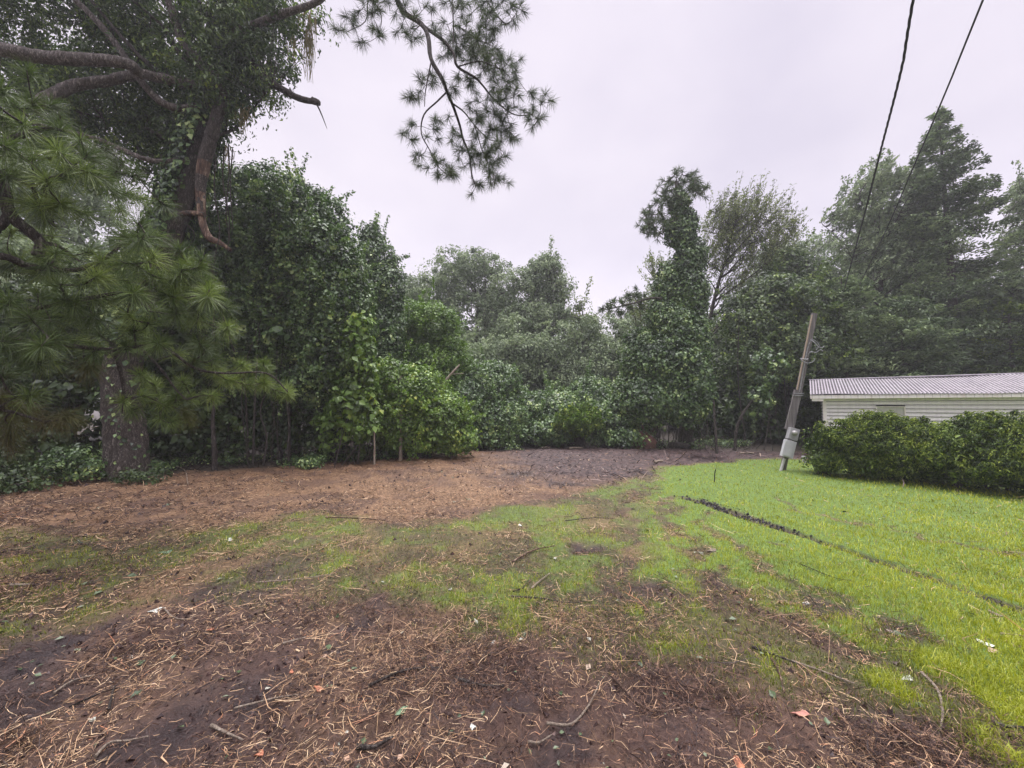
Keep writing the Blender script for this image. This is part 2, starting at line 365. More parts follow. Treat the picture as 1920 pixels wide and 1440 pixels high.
def hz(P):                          # height of the built ground under points
    P = np.asarray(P, float).reshape(-1, 2)
    i = np.clip(np.searchsorted(xs, P[:, 0]) - 1, 0, len(xs) - 2); j = np.clip(np.searchsorted(ys, P[:, 1]) - 1, 0, len(ys) - 2)
    a = (P[:, 0] - xs[i]) / (xs[i + 1] - xs[i]); b = (P[:, 1] - ys[j]) / (ys[j + 1] - ys[j])
    return (GZ[j, i] * (1 - a) + GZ[j, i + 1] * a) * (1 - b) + (GZ[j + 1, i] * (1 - a) + GZ[j + 1, i + 1] * a) * b
def base3(p): return np.array((p[0], p[1], float(hz(p[:2])[0]) - .02))
mb = MB(); nx = len(xs)
i = (np.arange(len(ys) - 1)[:, None] * nx + np.arange(nx - 1)[None, :]).ravel()
mb.add(np.column_stack([P, Z]), np.stack([i, i + 1, i + nx + 1, i + nx], -1))
m, t, b, o = mat('soil')
def attr(nm): return N(t, 'ShaderNodeAttribute', attribute_name=nm).outputs['Fac']
g_ = N(t, 'ShaderNodeNewGeometry')
def nz_(sc, det=6., rg=.6):
    n = N(t, 'ShaderNodeTexNoise', i_Scale=sc, i_Detail=det, i_Roughness=rg); t.links.new(g_.outputs['Position'], n.inputs['Vector']); return n.outputs[0]
def mixc(f, a, bb):
    x = N(t, 'ShaderNodeMix', data_type='RGBA')
    t.links.new(f, x.inputs[0]); t.links.new(a, x.inputs[6]); t.links.new(bb, x.inputs[7]); return x.outputs[2]
mud = ramp(t, nz_(9, 8, .7), [(.3, (.018, .009, .008)), (.5, (.048, .025, .019)), (.72, (.105, .062, .046))]).outputs[0]
lit = ramp(t, nz_(26, 8, .75), [(.3, (.04, .023, .013)), (.5, (.16, .092, .045)), (.7, (.36, .23, .12))]).outputs[0]
grs = ramp(t, nz_(14, 6, .7), [(.3, (.045, .075, .014)), (.55, (.10, .17, .022)), (.75, (.16, .24, .04))]).outputs[0]
wood = ramp(t, nz_(3, 8, .7), [(.3, (.02, .018, .012)), (.7, (.06, .045, .03))]).outputs[0]
grey = ramp(t, nz_(7, 8, .7), [(.3, (.016, .011, .011)), (.5, (.055, .036, .032)), (.75, (.16, .105, .085))]).outputs[0]
c = mixc(attr('straw'), mud, lit); c = mixc(attr('chips'), c, grey); g2 = N(t, 'ShaderNodeMath', operation='POWER'); t.links.new(attr('grass'), g2.inputs[0]); g2.inputs[1].default_value = 1.8; c = mixc(g2.outputs[0], c, grs)
wetd = N(t, 'ShaderNodeMix', data_type='RGBA', blend_type='MULTIPLY'); t.links.new(attr('wet'), wetd.inputs[0]); t.links.new(c, wetd.inputs[6]); wetd.inputs[7].default_value = (.5, .5, .56, 1)
c = mixc(attr('clearing'), wood, wetd.outputs[2])
t.links.new(c, b.inputs['Base Color'])
rr = N(t, 'ShaderNodeMapRange'); t.links.new(attr('wet'), rr.inputs[0]); rr.inputs['To Min'].default_value = .75; rr.inputs['To Max'].default_value = .30
t.links.new(rr.outputs[0], b.inputs['Roughness']); b.inputs['Specular IOR Level'].default_value = .4
bp = N(t, 'ShaderNodeBump', i_Strength=.8, i_Distance=.02); t.links.new(nz_(45, 8, .7), bp.inputs['Height']); t.links.new(bp.outputs[0], b.inputs['Normal'])
ground = mb.build('ground', m); tag(ground, kind='structure')
for nm, val in (('grass', FG[0]), ('straw', FG[1]), ('wet', FG[2]), ('clearing', FG[3]), ('chips', FG[4])):
    a = ground.data.attributes.new(nm, 'FLOAT', 'POINT'); a.data.foreach_set('value', np.asarray(val, np.float32))

# ------------------------------------------------------------------ litter, grass (nobody could count them)
def screen_samples(n, v0=846, v1=1560, u0=-350, u1=2270, pw=1.0):
    u = u0 + (u1 - u0) * rs.rand(n); v = v0 + (v1 - v0) * rs.rand(n) ** pw
    k = rs.rand(n) < .18; u[k] = -1500 + 4900 * rs.rand(k.sum()); v[k] = 900 + 1500 * rs.rand(k.sum())     # beyond the frame on every side
    x = (u - 960) / FPX; y = (720 - v) / FPX
    dy = math.cos(PITCH) - y * math.sin(PITCH); dz = math.sin(PITCH) + y * math.cos(PITCH); tt = -CH / dz
    return np.stack([x * tt, dy * tt], -1)
def litter_mat(name, stops, rough=.6):
    m, t, b, o = mat(name); a = N(t, 'ShaderNodeAttribute', attribute_name='rnd'); r = ramp(t, a.outputs['Fac'], stops)
    t.links.new(r.outputs[0], b.inputs['Base Color']); b.inputs['Roughness'].default_value = rough; b.inputs['Specular IOR Level'].default_value = .35
    return m
M['straw'] = litter_mat('straw_bits', [(0, (.02, .011, .009)), (.3, (.055, .032, .021)), (.5, (.19, .112, .056)), (.76, (.42, .27, .14)), (.94, (.62, .47, .28)), (1, (.42, .17, .08))])
M['mudbits'] = litter_mat('mud_root_bits', [(0, (.014, .008, .007)), (.45, (.042, .022, .017)), (.75, (.095, .050, .031)), (.93, (.23, .13, .075)), (1, (.44, .29, .17))])
def strips(mb, P, L, W, rn, lift=.006, tiltmax=.35, curl=.5):
    n = len(P); z = hz(P); th = rs.rand(n) * 2 * math.pi; ti = rs.normal(size=n) * tiltmax * .5
    D = np.stack([np.cos(th) * np.cos(ti), np.sin(th) * np.cos(ti), np.sin(ti)], -1)
    W_ = np.cross(D, np.array((0, 0, 1.)) + rs.normal(size=(n, 3)) * .5); W_ = unit(W_)
    c = np.column_stack([P, z + lift + .5 * L * np.abs(np.sin(ti)) + rs.rand(n) * lift])
    k = rs.normal(size=n) * curl
    cc = unit(np.cross(D, (0, 0, 1.))) * (k * L * .35)[:, None]
    a = c - D * (L / 2)[:, None] + cc; e = c + D * (L / 2)[:, None] + cc * rs.rand(n)[:, None]
    w_ = W_ * (W / 2)[:, None]
    up = np.array((0, 0, 1.)) * (W * .35)[:, None]
    V = np.stack([a - w_ * .7, a + w_ * .7, c + w_ + up, c - w_ + up, e + w_ * .5, e - w_ * .5], 1).reshape(-1, 3)
    i = np.arange(n)[:, None] * 6
    mb.add(V, np.concatenate([i + [[0, 1, 2, 3]], i + [[3, 2, 4, 5]]]), np.repeat(rn, 6))
def scatter(name, mt, n, dens, Lm, Wm, label, tilt=.35, hi=1.0, v0=846, curl=.5):
    P = screen_samples(n, v0); F = fields(P); keep = rs.rand(n) < dens(P, F); P = P[keep]; k = len(P)
    dist = np.linalg.norm(P, axis=1)
    L = Lm * np.exp(rs.normal(size=k) * .7) * (1 + dist * .03); W = np.maximum(Wm * np.exp(rs.normal(size=k) * .4), dist * .0009)
    mb = MB(); strips(mb, P, L, W, np.clip(rs.rand(k) ** (1 / hi), 0, 1), tiltmax=tilt, curl=curl)
    o = mb.build(name, mt, smooth=False); tag(o, label, 'litter', kind='stuff'); return o
scatter('straw_litter', M['straw'], 420000, lambda P, F: (F[1] * .75 + .10 + .25 * (1 - F[0])) * (1 - .8 * F[2]) * F[3] * (1 - .8 * F[4]) * (1 - .95 * sm(F[0], .62, 1.0)) * (.12 + .88 * sm(fbm(P, 1.7, 78, 4), .38, .58)) * (.26 + .74 * sm(P[:, 1], 2.0, 3.6)), .034, .0022, 'tan and reddish straw, needles and shredded stems covering the cleared ground')
scatter('root_litter', M['mudbits'], 420000, lambda P, F: (1 - F[0]) * (1 - .55 * F[2]) * F[3] * (.12 + .88 * sm(fbm(P, 2.0, 55, 4), .40, .60)) * (1 - .45 * sm(-P[:, 0], .4, 1.8) * (P[:, 1] < 3.2)), .027, .0020, 'dark root fibres and chopped stems mixed into the churned mud', .9, curl=.9)
scatter('wood_chips', litter_mat('wood_chips', [(0, (.018, .012, .012)), (.45, (.05, .035, .034)), (.75, (.12, .088, .078)), (.94, (.27, .2, .16)), (1, (.42, .33, .24))]), 170000, lambda P, F: F[4] * .8 * F[3] * (P[:, 1] > 6.5), .06, .015, 'dark chopped wood chips and mulch at the far end of the cleared ground', .7, v0=842, curl=.3)
m_l = litter_mat('fallen_leaf', [(0, (.04, .07, .03)), (.5, (.09, .13, .06)), (.8, (.17, .2, .13)), (.93, (.34, .35, .28)), (1, (.4, .2, .1))], .4)
P = screen_samples(900, 850); F = fields(P); P = P[(rs.rand(len(P)) < .6 * F[3] * (1 - .7 * F[0]))]; mb = MB()
Q = np.column_stack([P, hz(P) + .015]); nn_ = rs.normal(size=Q.shape) * .35; nn_[:, 2] = 1
leaves(mb, Q, nn_, .017 + .005 * np.linalg.norm(P, axis=1).clip(0, 7), .7, fold=.12)
tag(mb.build('leaf_litter', m_l, smooth=False), 'small pale and green torn leaves scattered over mud and thin grass', 'litter', kind='stuff')

def grass(name, n, dens, Lm, mt, label, u0=-350, v0=848):
    P = screen_samples(n, v0, 1560, u0); P = P[rs.rand(n) < dens(fields(P), P)]; k = len(P); dist = np.linalg.norm(P, axis=1)
    cl_ = noise(P, 5, 61) * .6 + noise(P, 16, 62) * .4
    fg_ = fields(P)[0]; L = Lm * (.55 + .9 * cl_) * np.exp(rs.normal(size=k) * .25) * (.5 + .5 * fg_); W = np.maximum(.0035, dist * .00085)
    th = rs.rand(k) * 2 * math.pi; lean = (.35 + .6 * rs.rand(k))
    d = np.stack([np.cos(th), np.sin(th)], -1)
    z = hz(P); a = np.column_stack([P, z - .004])
    mid = np.column_stack([P + d * (L * .32 * lean)[:, None], z + L * .52]); tip = np.column_stack([P + d * (L * .95 * lean)[:, None], z + L * (1 - .55 * lean)])
    ph = rs.rand(k) * 2 * math.pi
    w_ = np.stack([np.cos(ph), np.sin(ph), np.zeros(k)], -1) * (W / 2)[:, None]
    V = np.stack([a - w_, a + w_, mid + w_ * .85, mid - w_ * .85, tip], 1).reshape(-1, 3); i = np.arange(k)[:, None] * 5
    mb = MB(); rn = np.clip(.06 + .5 * cl_ + .35 * rs.rand(k) - .75 * (1 - fg_), 0, .93); rn[rs.rand(k) < .02 + .10 * (1 - fg_)] = 1.0
    mb.add(V, np.concatenate([i + [[0, 1, 2]], i + [[0, 2, 3]], i + [[3, 2, 4]]]), np.repeat(rn, 5))
    o = mb.build(name, mt); return tag(o, label, 'grass', kind='stuff')
grass('lawn_grass', 380000, lambda F, P: F[0] ** 1.3, .055, M['grass'], 'bright yellow green mown grass of the lawn thinning out into the mud')

# clods thrown up along the rut
mb = MB(); rl = smooth_line(np.column_stack([RUT, np.zeros(len(RUT))]), 60); rl = rl[rl[:, 1] > 1.5]; n = 2600; k_ = (rs.rand(n) ** .8 * len(rl)).astype(int); far1 = sm(rl[k_, 1], 3.5, 6.8)
q = rl[k_][:, :2] + rs.normal(size=(n, 2)) * (.022 + .05 * far1)[:, None]; z = hz(q); oc = np.array([(1, 0, 0), (0, 1, 0), (-1, 0, 0), (0, -1, 0), (0, 0, 1.), (0, 0, -1)]); S_ = (.010 + .012 * far1) * (.5 + 1.2 * rs.rand(n) ** 2)
V = np.column_stack([q, z])[:, None] + oc[None] * (S_[:, None, None] * (.7 + .6 * rs.rand(n, 6, 1))) + rs.normal(size=(n, 6, 3)) * S_[:, None, None] * .25
fo = np.array([(0, 1, 4), (1, 2, 4), (2, 3, 4), (3, 0, 4), (1, 0, 5), (2, 1, 5), (3, 2, 5), (0, 3, 5)]); mb.add(V.reshape(-1, 3), (np.arange(n)[:, None, None] * 6 + fo[None]).reshape(-1, 3), .1)
tag(mb.build('rut_clods', litter_mat('wet_clod', [(0, (.010, .008, .009)), (1, (.03, .02, .02))], .4), smooth=False), 'black wet clods along the wheel rut across the lawn', 'mud', kind='stuff')

P = screen_samples(60000, 870); F = fields(P); P = P[rs.rand(len(P)) < (1 - F[0]) ** 2 * F[3] * (.15 + .85 * sm(fbm(P, 2.4, 95, 3), .45, .6)) * .55]; n = len(P); dd = np.linalg.norm(P, axis=1); mb = MB()
S_ = (.004 + .0011 * dd) * (.5 + 2.2 * rs.rand(n) ** 4); V = np.column_stack([P, hz(P)])[:, None] + oc[None] * (S_[:, None, None] * (.6 + .8 * rs.rand(n, 6, 1))) + rs.normal(size=(n, 6, 3)) * S_[:, None, None] * .3
mb.add(V.reshape(-1, 3), (np.arange(n)[:, None, None] * 6 + fo[None]).reshape(-1, 3), np.repeat(rs.rand(n), 6))
tag(mb.build('soil_clods', litter_mat('soil_clod', [(0, (.016, .009, .009)), (.7, (.05, .027, .023)), (1, (.10, .06, .045))], .5), smooth=False), 'small crumbled clods of dark wet soil over the churned ground', 'soil', kind='stuff')

# ------------------------------------------------------------------ loose sticks, bark and stones one can point to
def stick(px, r, mt, label, cat='stick', name='stick', rough=.35, r1=None, n=7, lift=None, grp=None):
    pts = [gp(*p) for p in px]; r = r * 1.0
    z = hz(np.array(pts)); Z3 = np.column_stack([pts, z + r * .9 + .012 + (0 if lift is None else np.asarray(lift))])
    mb = MB(); tube(mb, Z3, r, r1 if r1 else r * .45, n, rough=rough, k=5)
    o = mb.build(name, mt, origin=Z3[len(Z3) // 2]); return tag(o, label, cat, grp)
G_ = 'broken sticks and roots lying on the churned ground'
st_ = [([(100, 1307), (135, 1287), (178, 1272)], .007, 'palewood', 'thin pale tan stick on the wet dark mud at lower left'),
 ([(396, 1366), (428, 1382), (456, 1380)], .009, 'palewood', 'short yellow curved stick at the bottom left of centre'),
 ([(1025, 1364), (1072, 1360), (1105, 1332), (1124, 1296)], .0075, 'palewood', 'long hooked tan root bent up to the right in the bottom centre mud'),
 ([(1150, 1290), (1200, 1335), (1236, 1342), (1280, 1331)], .008, 'peeled', 'brown root with a bare tan tip right of the hooked root'),
 ([(990, 1407), (1010, 1400), (1034, 1383)], .007, 'palewood', 'short yellowish twig at the bottom below the hooked root'),
 ([(668, 1413), (700, 1410), (736, 1402)], .013, 'bark', 'thick reddish brown stick lying at the bottom edge'),
 ([(305, 1152), (325, 1167), (352, 1166), (376, 1158)], .006, 'palewood', 'curved yellow root just below the crumpled pale leaf'),
 ([(18, 1109), (40, 1107), (62, 1105)], .014, 'palewood', 'pale split wood sliver near the left edge'),
 ([(958, 1131), (1010, 1129), (1070, 1133), (1120, 1131)], .008, 'bark', 'long straight brown stick lying level across thin grass'),
 ([(996, 1112), (1012, 1098), (1031, 1081)], .010, 'palewood', 'short bare tan stick standing out of thin grass in the middle'),
 ([(962, 1118), (980, 1110), (994, 1094)], .007, 'bark', 'small pinkish brown twig left of the bare tan stick'),
 ([(960, 1057), (1000, 1037), (1042, 1025)], .011, 'peeled', 'tan arched stick left of the muddy hole in the grass'),
 ([(1447, 1253), (1462, 1278), (1471, 1311)], .008, 'peeled', 'orange brown curved stick in the dead grass at lower right'),
 ([(1485, 1253), (1535, 1268), (1602, 1288)], .008, 'palewood', 'long pale root running right of the orange curved stick'),
 ([(1728, 1268), (1757, 1300), (1768, 1340), (1764, 1378)], .009, 'palewood', 'pale bowed stick in the debris at far lower right'),
 ([(1862, 1361), (1890, 1365), (1935, 1366)], .011, 'bark', 'dark brown stick poking in from the right edge'),
 ([(1876, 1192), (1930, 1198)], .008, 'palewood', 'pale straight stick on the lawn at the right edge'),
 ([(178, 1427), (205, 1400), (240, 1393), (278, 1384)], .007, 'palewood', 'forked tan twig at the bottom left corner area'),
 ([(204, 1332), (210, 1310), (216, 1288)], .007, 'bark', 'short dark twig pointing away from the viewer in the left mud'),
 ([(530, 1217), (550, 1211), (572, 1203)], .008, 'palewood', 'straight pale twig in the middle of the dark mud'),
 ([(480, 1105 - 10), (550, 1090), (625, 1085)], .007, 'palewood', 'thin pale stem on the thin grass left of centre'),
 ([(690, 1300), (760, 1278), (830, 1266)], .009, 'bark', 'long brown root rising to the right in the bottom middle mud'),
 ([(855, 1290), (900, 1302), (945, 1312)], .010, 'bark', 'brown broken stick crossing the shredded roots at bottom middle'),
 ([(1245, 1295), (1300, 1320), (1330, 1332)], .006, 'twig', 'thin dark twig in the black mud below the grass edge'),
 ([(130, 1320), (200, 1300), (236, 1292)], .006, 'twig', 'dark thin stick beside the pale stick on the wet mud'),
 ([(1410, 1235), (1455, 1246), (1495, 1258)], .010, 'bark', 'grey brown stick where the lawn fades at lower right'),
 ([(610, 978), (690, 977), (730, 979)], .010, 'peeled', 'orange stem lying level in the reddish straw on the left'),
 ([(1500, 1062), (1560, 1085), (1600, 1096)], .005, 'twig', 'thin bent twig on the lawn beside the dark rut'),
 ([(1060, 978), (1110, 974), (1150, 972)], .008, 'bark', 'brown stem across the straw at the edge of the lawn'),
 ([(440, 1362 - 30), (520, 1325), (560, 1318)], .006, 'palewood', 'thin curved tan stem above the short yellow stick'),
 ([(312, 872), (345, 880), (352, 910)], .018, 'palewood', 'pale bent broken branch at the foot of the thicket'),
 ([(150, 945), (158, 925), (200, 918)], .016, 'peeled', 'splintered orange branch by the foot of the left thicket')]
for px, r, mt, lb in st_: stick(px, r, M[mt], lb, grp=G_)
def chip(u, v, L, W, mt, label, name='bark_chip', cat='bark piece', ang=None, th=.006):
    p = base3(gp(u, v)); p[2] += .02 + th; mb = MB(); n = 9
    a0 = rs.rand() * 6 if ang is None else ang; top = []; bot = []
    for k in range(n):
        a = 2 * math.pi * k / n; rr_ = 1 + .28 * rs.normal()
        x = math.cos(a) * L / 2 * rr_; y_ = math.sin(a) * W / 2 * rr_
        q = np.array((x * math.cos(a0) - y_ * math.sin(a0), x * math.sin(a0) + y_ * math.cos(a0), .25 * W * math.sin(a * 2 + 1) * .5))
        top.append(p + q + (0, 0, th)); bot.append(p + q * .93)
    c = p + (0, 0, th + .12 * W); V = top + bot + [c, p]
    j = np.arange(n); j2 = (j + 1) % n
    mb.add(V, np.stack([j, j2, np.full(n, 2 * n)], -1), .5); mb.f[-1] = mb.f[-1]
    mb.add(V, np.stack([j + n, j2 + n, j2, j], -1), .5)
    return tag(mb.build(name, mt, smooth=False, origin=p), label, cat)
def flat_mat(name, col, rough=.6, var=.35, sc=20):
    m, t, b, o = mat(name); g = N(t, 'ShaderNodeTexCoord'); nz = N(t, 'ShaderNodeTexNoise', i_Scale=sc, i_Detail=6.0, i_Roughness=.7); t.links.new(g.outputs['Object'], nz.inputs['Vector'])
    c = np.array(col); r = ramp(t, nz.outputs[0], [(.3, tuple(c * (1 - var))), (.7, tuple(np.minimum(1, c * (1 + var * .6))))])
    t.links.new(r.outputs[0], b.inputs['Base Color']); b.inputs['Roughness'].default_value = rough; b.inputs['Specular IOR Level'].default_value = .3
    bp = N(t, 'ShaderNodeBump', i_Strength=.3, i_Distance=.01); t.links.new(nz.outputs[0], bp.inputs['Height']); t.links.new(bp.outputs[0], b.inputs['Normal'])
    return m
M['orange'] = flat_mat('orange_bark', (.42, .17, .09)); M['pink'] = flat_mat('pink_bark', (.42, .2, .15)); M['pale'] = flat_mat('pale_scrap', (.55, .58, .50), .45); M['greenleaf'] = flat_mat('torn_green_leaf', (.12, .2, .11), .4)
for a in [(1500, 1347, .09, .045, 'pink', 'pinkish brown bark flake at the edge of the green patch, lower right'), (1386, 1432, .10, .045, 'orange', 'orange bark piece cut by the bottom edge'),
          (598, 1302, .07, .03, 'orange', 'red orange bark chip in the dark mud left of centre'), (396, 1180, .07, .03, 'orange', 'small orange chip below the curved yellow root'),
          (547, 1262, .04, .025, 'orange', 'tiny bright orange chip in the middle mud'), (488, 1408, .05, .035, 'orange', 'round orange bark bit at the bottom left of centre'), (1865, 1150, .10, .05, 'palewood', 'splintered pale bark on the lawn near the right edge'),
          (1848, 1209, .10, .05, 'pale', 'pale curled scrap on the lawn at right', 'wood_scrap', 'wood scrap'), (1703, 1277, .11, .04, 'pale', 'pale greenish scrap in the debris at lower right', 'wood_scrap', 'wood scrap'),
          (293, 1143, .12, .09, 'pale', 'crumpled pale leaf on the mud at left', 'fallen_leaf', 'leaf'), (752, 1350, .09, .06, 'greenleaf', 'torn grey green leaf on the bottom middle mud', 'fallen_leaf', 'leaf'), (247, 1229, .05, .04, 'pale', 'small white torn leaf on the left mud', 'fallen_leaf', 'leaf'),
          (315, 1035, .13, .10, 'greenleaf', 'large grey green leaf on thin grass at left', 'fallen_leaf', 'leaf'), (432, 1017, .12, .06, 'pale', 'white curled leaf on the straw at left', 'fallen_leaf', 'leaf'), (886, 1383, .03, .03, 'pale', 'tiny white scrap by the bottom edge', 'wood_scrap', 'wood scrap'),
          (975, 985, .10, .06, 'pale', 'white scrap left of the lawn edge', 'wood_scrap', 'wood scrap'), (1510, 1130, .08, .04, 'pale', 'white scrap on the bare spot in the lawn', 'wood_scrap', 'wood scrap'), (1335, 1036, .14, .08, 'palewood', 'flat splintered wood on the brown wheel track'),
          (925, 1222, .05, .03, 'pale', 'folded white leaf in the mud right of middle', 'fallen_leaf', 'leaf'), (845, 1107, .04, .03, 'pale', 'cream chip on the thin grass left of the tan stick', 'wood_scrap', 'wood scrap')]:
    chip(a[0], a[1], a[2] * .9, a[3] * .9, M[a[4]], a[5], *a[6:])
# ------------------------------------------------------------------ trees and thickets
def gbase(u, v=None, Y=None):
    if Y is None: p = gp(u, v)
    else: p = at(u, 800, Y)[:2]
    return base3(p)
# --- large leaning broadleaf tree at the left, limbs reaching left, a snapped limb and a peeled one
B = gbase(236, 893); YB = B[1]
oak = empty('broadleaf_tree', B, 'huge leaning ivy clad tree at the left with a snapped limb against the sky', 'tree')
tr = [B - (0, 0, .1)] + [at(u, v, y) for u, v, y in ((238, 840, YB), (228, 740, YB), (238, 640, YB), (268, 550, YB), (305, 470, YB), (330, 400, YB), (348, 340, YB), (372, 270, YB), (398, 190, YB), (425, 110, YB + .2), (455, 20, YB + .3), (480, -120, YB + .5), (500, -260, YB + .6))]
mb = MB(); tube(mb, tr, [.50, .38, .34, .33, .31, .30, .29, .28, .28, .26, .24, .22, .2, .15], .1, 20, rough=.5, k=8)
for px, r0, r1 in [(((420, 165), (330, 152), (265, 138), (240, 120), (170, 112), (90, 108), (0, 92), (-120, 60)), .10, .13), (((330, 150), (262, 140), (200, 152), (140, 160), (100, 178), (60, 200)), .10, .115),
                   (((410, 150), (350, 90), (320, 10), (290, -80)), .12, .06), (((440, 60), (520, 30), (600, 0), (640, -60)), .09, .05), (((355, 300), (280, 300), (180, 260), (60, 230)), .07, .03), (((395, 200), (300, 190), (200, 60), (120, -20)), .09, .05)]:
    lb = MB(); tube(lb, [at(u, v, YB - .25 * k - .3) for k, (u, v) in enumerate(px)], r0, r1, 12, rough=.55, k=6); lb.build('limb', M['limbbark'], oak)
oakb = [blob(*a) for a in [(60, 60, 10, 170, 90), (200, 40, 10, 150, 80), (330, 50, 9.6, 130, 90), (470, 50, 9.4, 100, 80), (540, 30, 9.2, 70, 60), (420, 160, 9.4, 100, 70), (250, 200, 9.8, 120, 70), (120, 230, 10, 120, 60), (60, 150, 10.5, 110, 50), (330, 250, 9.6, 75, 60), (500, 130, 9.2, 62, 50), (280, 120, 10, 100, 60), (440, 90, 9.2, 90, 70), (430, 210, 9.2, 50, 45), (200, 320, 10.2, 90, 50), (290, 290, 10.2, 90, 50), (330, 200, 10.2, 110, 70), (190, 220, 11, 130, 70), (330, -80, 9.5, 240, 90), (100, -60, 9.5, 200, 90)]]
lm = MB(); tips = crown(lm, oakb, 1750, 54, .34, .092, .40, shell=.25, droop=1.1, flat=.8, upn=.5)
limbs(mb, tr[6:], tips, .06, 14, .014, maxtw=500)
mb.build('trunk', M['bark'], oak); lm.build('crown', M['oak'], oak)
# ivy round the trunk
lm = MB(); trs = smooth_line(tr, 14); k = rs.randint(0, len(trs), 34000); k = k[(trs[k, 2] > 3.0) | (rs.rand(len(k)) < .04)]
k = k[rs.rand(len(k)) < .35 + .65 * (noise(trs[k] + rs.normal(size=(len(k), 3)) * .3, 1.3, 5) > .42)]
d = rsphere(len(k)); d[:, 2] *= .3; d = unit(d); bare = (d[:, 0] > .42) & (d[:, 1] < .2) & (trs[k][:, 2] > 3.9) & (trs[k][:, 2] < 8.4)
pp = trs[k] + d * (.36 + .22 * rs.rand(len(k)) ** 2)[:, None]; leaves(lm, pp[~bare], (d + (0, 0, .3))[~bare], .095, .75, 1.0)
lm.build('ivy', M['vine'], oak)
mb = MB(); tube(mb, [at(u, v, 9.0) for u, v in ((462, 105), (500, 148), (530, 168), (560, 184), (585, 190), (599, 194))], .10, .055, 9, rough=.5)
tube(mb, [at(u, v, 9.0) for u, v in ((585, 186), (597, 190), (598, 196))], .05, .035, 7, rough=.8); tube(mb, [at(u, v, 9.0) for u, v in ((592, 192), (600, 208), (607, 225), (613, 241))], .022, .006, 5)
mb.build('snapped_limb', M['barkgrey'], oak)
mb = MB(); tube(mb, [at(u, v, 8.95) for u, v in ((415, 165), (412, 200), (402, 235), (392, 270), (382, 310), (376, 350), (377, 385), (380, 420), (392, 445), (412, 455), (432, 469))], [.14, .13, .13, .14, .13, .11, .09, .08, .075, .06, .035], .03, 10, rough=.35, k=6)
tube(mb, [at(u, v, 8.9) for u, v in ((335, 403), (355, 399), (384, 403))], .05, .06, 8, rough=.4)
pl = mb.build('peeled_limb', [M['bark'], M['peeled']], oak)
import numpy as _n
for pg in pl.data.polygons:
    zz = pg.center[2] + B[2]; c = pl.data.vertices[pg.vertices[0]].co
    if zz < 6.7 or (7.0 < zz < 7.35): pg.material_index = 1 if (zz < 6.0 or rs.rand() < .6 or zz > 7) else 0
# hanging moss and vine strands
mb = MB()
for u, v0_, v1_, nn2 in ((578, 50, 160, 26), (585, 20, 110, 22), (462, 195, 250, 26), (452, 190, 262, 16), (428, 265, 330, 14), (545, 60, 130, 14), (570, 10, 70, 20)):
    mb = MB()
    for _ in range(nn2):
        uu = u + rs.normal() * 5; s = at(uu, v0_ + rs.rand() * 25, 9.1 + rs.normal() * .1); e = at(uu + rs.normal() * 4, v1_ - rs.rand() * 50, 9.1); m_ = (s + e) / 2 + rs.normal(size=3) * .04
        tube(mb, [s, m_, e], .010, .004, 3, k=3)
    mb.build('hanging_moss', M['moss'], oak)
mb = MB()
for px in [((428, 270), (430, 320), (424, 400), (432, 452)), ((421, 275), (418, 340), (430, 410), (427, 470)), ((405, 290), (402, 360), (412, 430), (400, 500), (405, 560), (430, 620)), ((436, 280), (432, 350), (437, 430)), ((395, 480), (402, 560), (398, 640)), ((380, 470), (400, 520), (420, 600), (440, 660)), ((345, 415), (365, 440), (350, 470))]:
    mb = MB(); tube(mb, [at(u, v, 8.8) for u, v in px], .014, .010, 5); mb.build('hanging_vine', M['twig'], oak)

# --- pine whose trunk stands just outside the frame: near boughs at the left and one long limb hanging into the sky
def needles(mb, P, D, L, per, wd, cone=.9, droop=.15, along=.5, rb=None):
    n = len(P); k = np.repeat(np.arange(n), per); m_ = len(k)
    d0 = unit(D)[k]; d = unit(d0 * (.35 + .5 * rs.rand(m_))[:, None] + rsphere(m_) * cone)
    b = P[k] - d0 * (rs.rand(m_) * L * along)[:, None]
    Ls = L * (.75 + .4 * rs.rand(m_)); W = unit(np.cross(d, rsphere(m_))) * (wd / 2)
    mid = b + d * (Ls * .55)[:, None] - np.array((0, 0, 1.)) * (Ls * droop * .25)[:, None]; tip = b + d * Ls[:, None] - np.array((0, 0, 1.)) * (Ls * droop)[:, None]
    V = np.stack([b - W * .8, b + W * .8, mid + W, mid - W, tip], 1).reshape(-1, 3); i = np.arange(m_)[:, None] * 5
    base = (rs.rand(n) if rb is None else rb)[k]
    mb.add(V, np.concatenate([i + [[0, 1, 2]], i + [[0, 2, 3]], i + [[3, 2, 4]]]), np.repeat(np.clip(base * .6 + rs.rand(m_) * .4, 0, 1), 5))
def connect(mb, skel, tips, r=.012, r1=.006, bias=None):
    """greedy tree: each tuft hangs on the nearest point already connected"""
    A = np.asarray(skel); par = []; tips = np.asarray(tips); left = list(range(len(tips))); Dm = np.min(np.linalg.norm(tips[:, None] - A[None], axis=2), 1); src = A[np.argmin(np.linalg.norm(tips[:, None] - A[None], axis=2), 1)].copy()
    dirs = np.zeros_like(tips)
    while left:
        i = min(left, key=lambda q: Dm[q]); left.remove(i); e = tips[i]; s = src[i]; L = np.linalg.norm(e - s); dirs[i] = (e - s) / (L + 1e-6)
        md = (s + e) / 2 + rs.normal(size=3) * .09 * L - np.array((0, 0, .06 * L)); tube(mb, [s, md, e], r * (1.0 if L > .4 else .75), r1, 4, k=3)
        for q in (md, e):
            dd = np.linalg.norm(tips - q, axis=1) * 1.12; c = dd < Dm; Dm[c] = dd[c]; src[c] = q
    return dirs
PB = base3(np.array((-7.2, 3.4)))
pine = empty('pine_tree', PB, 'near pine with long needled boughs at left and a limb hanging against the sky', 'tree')
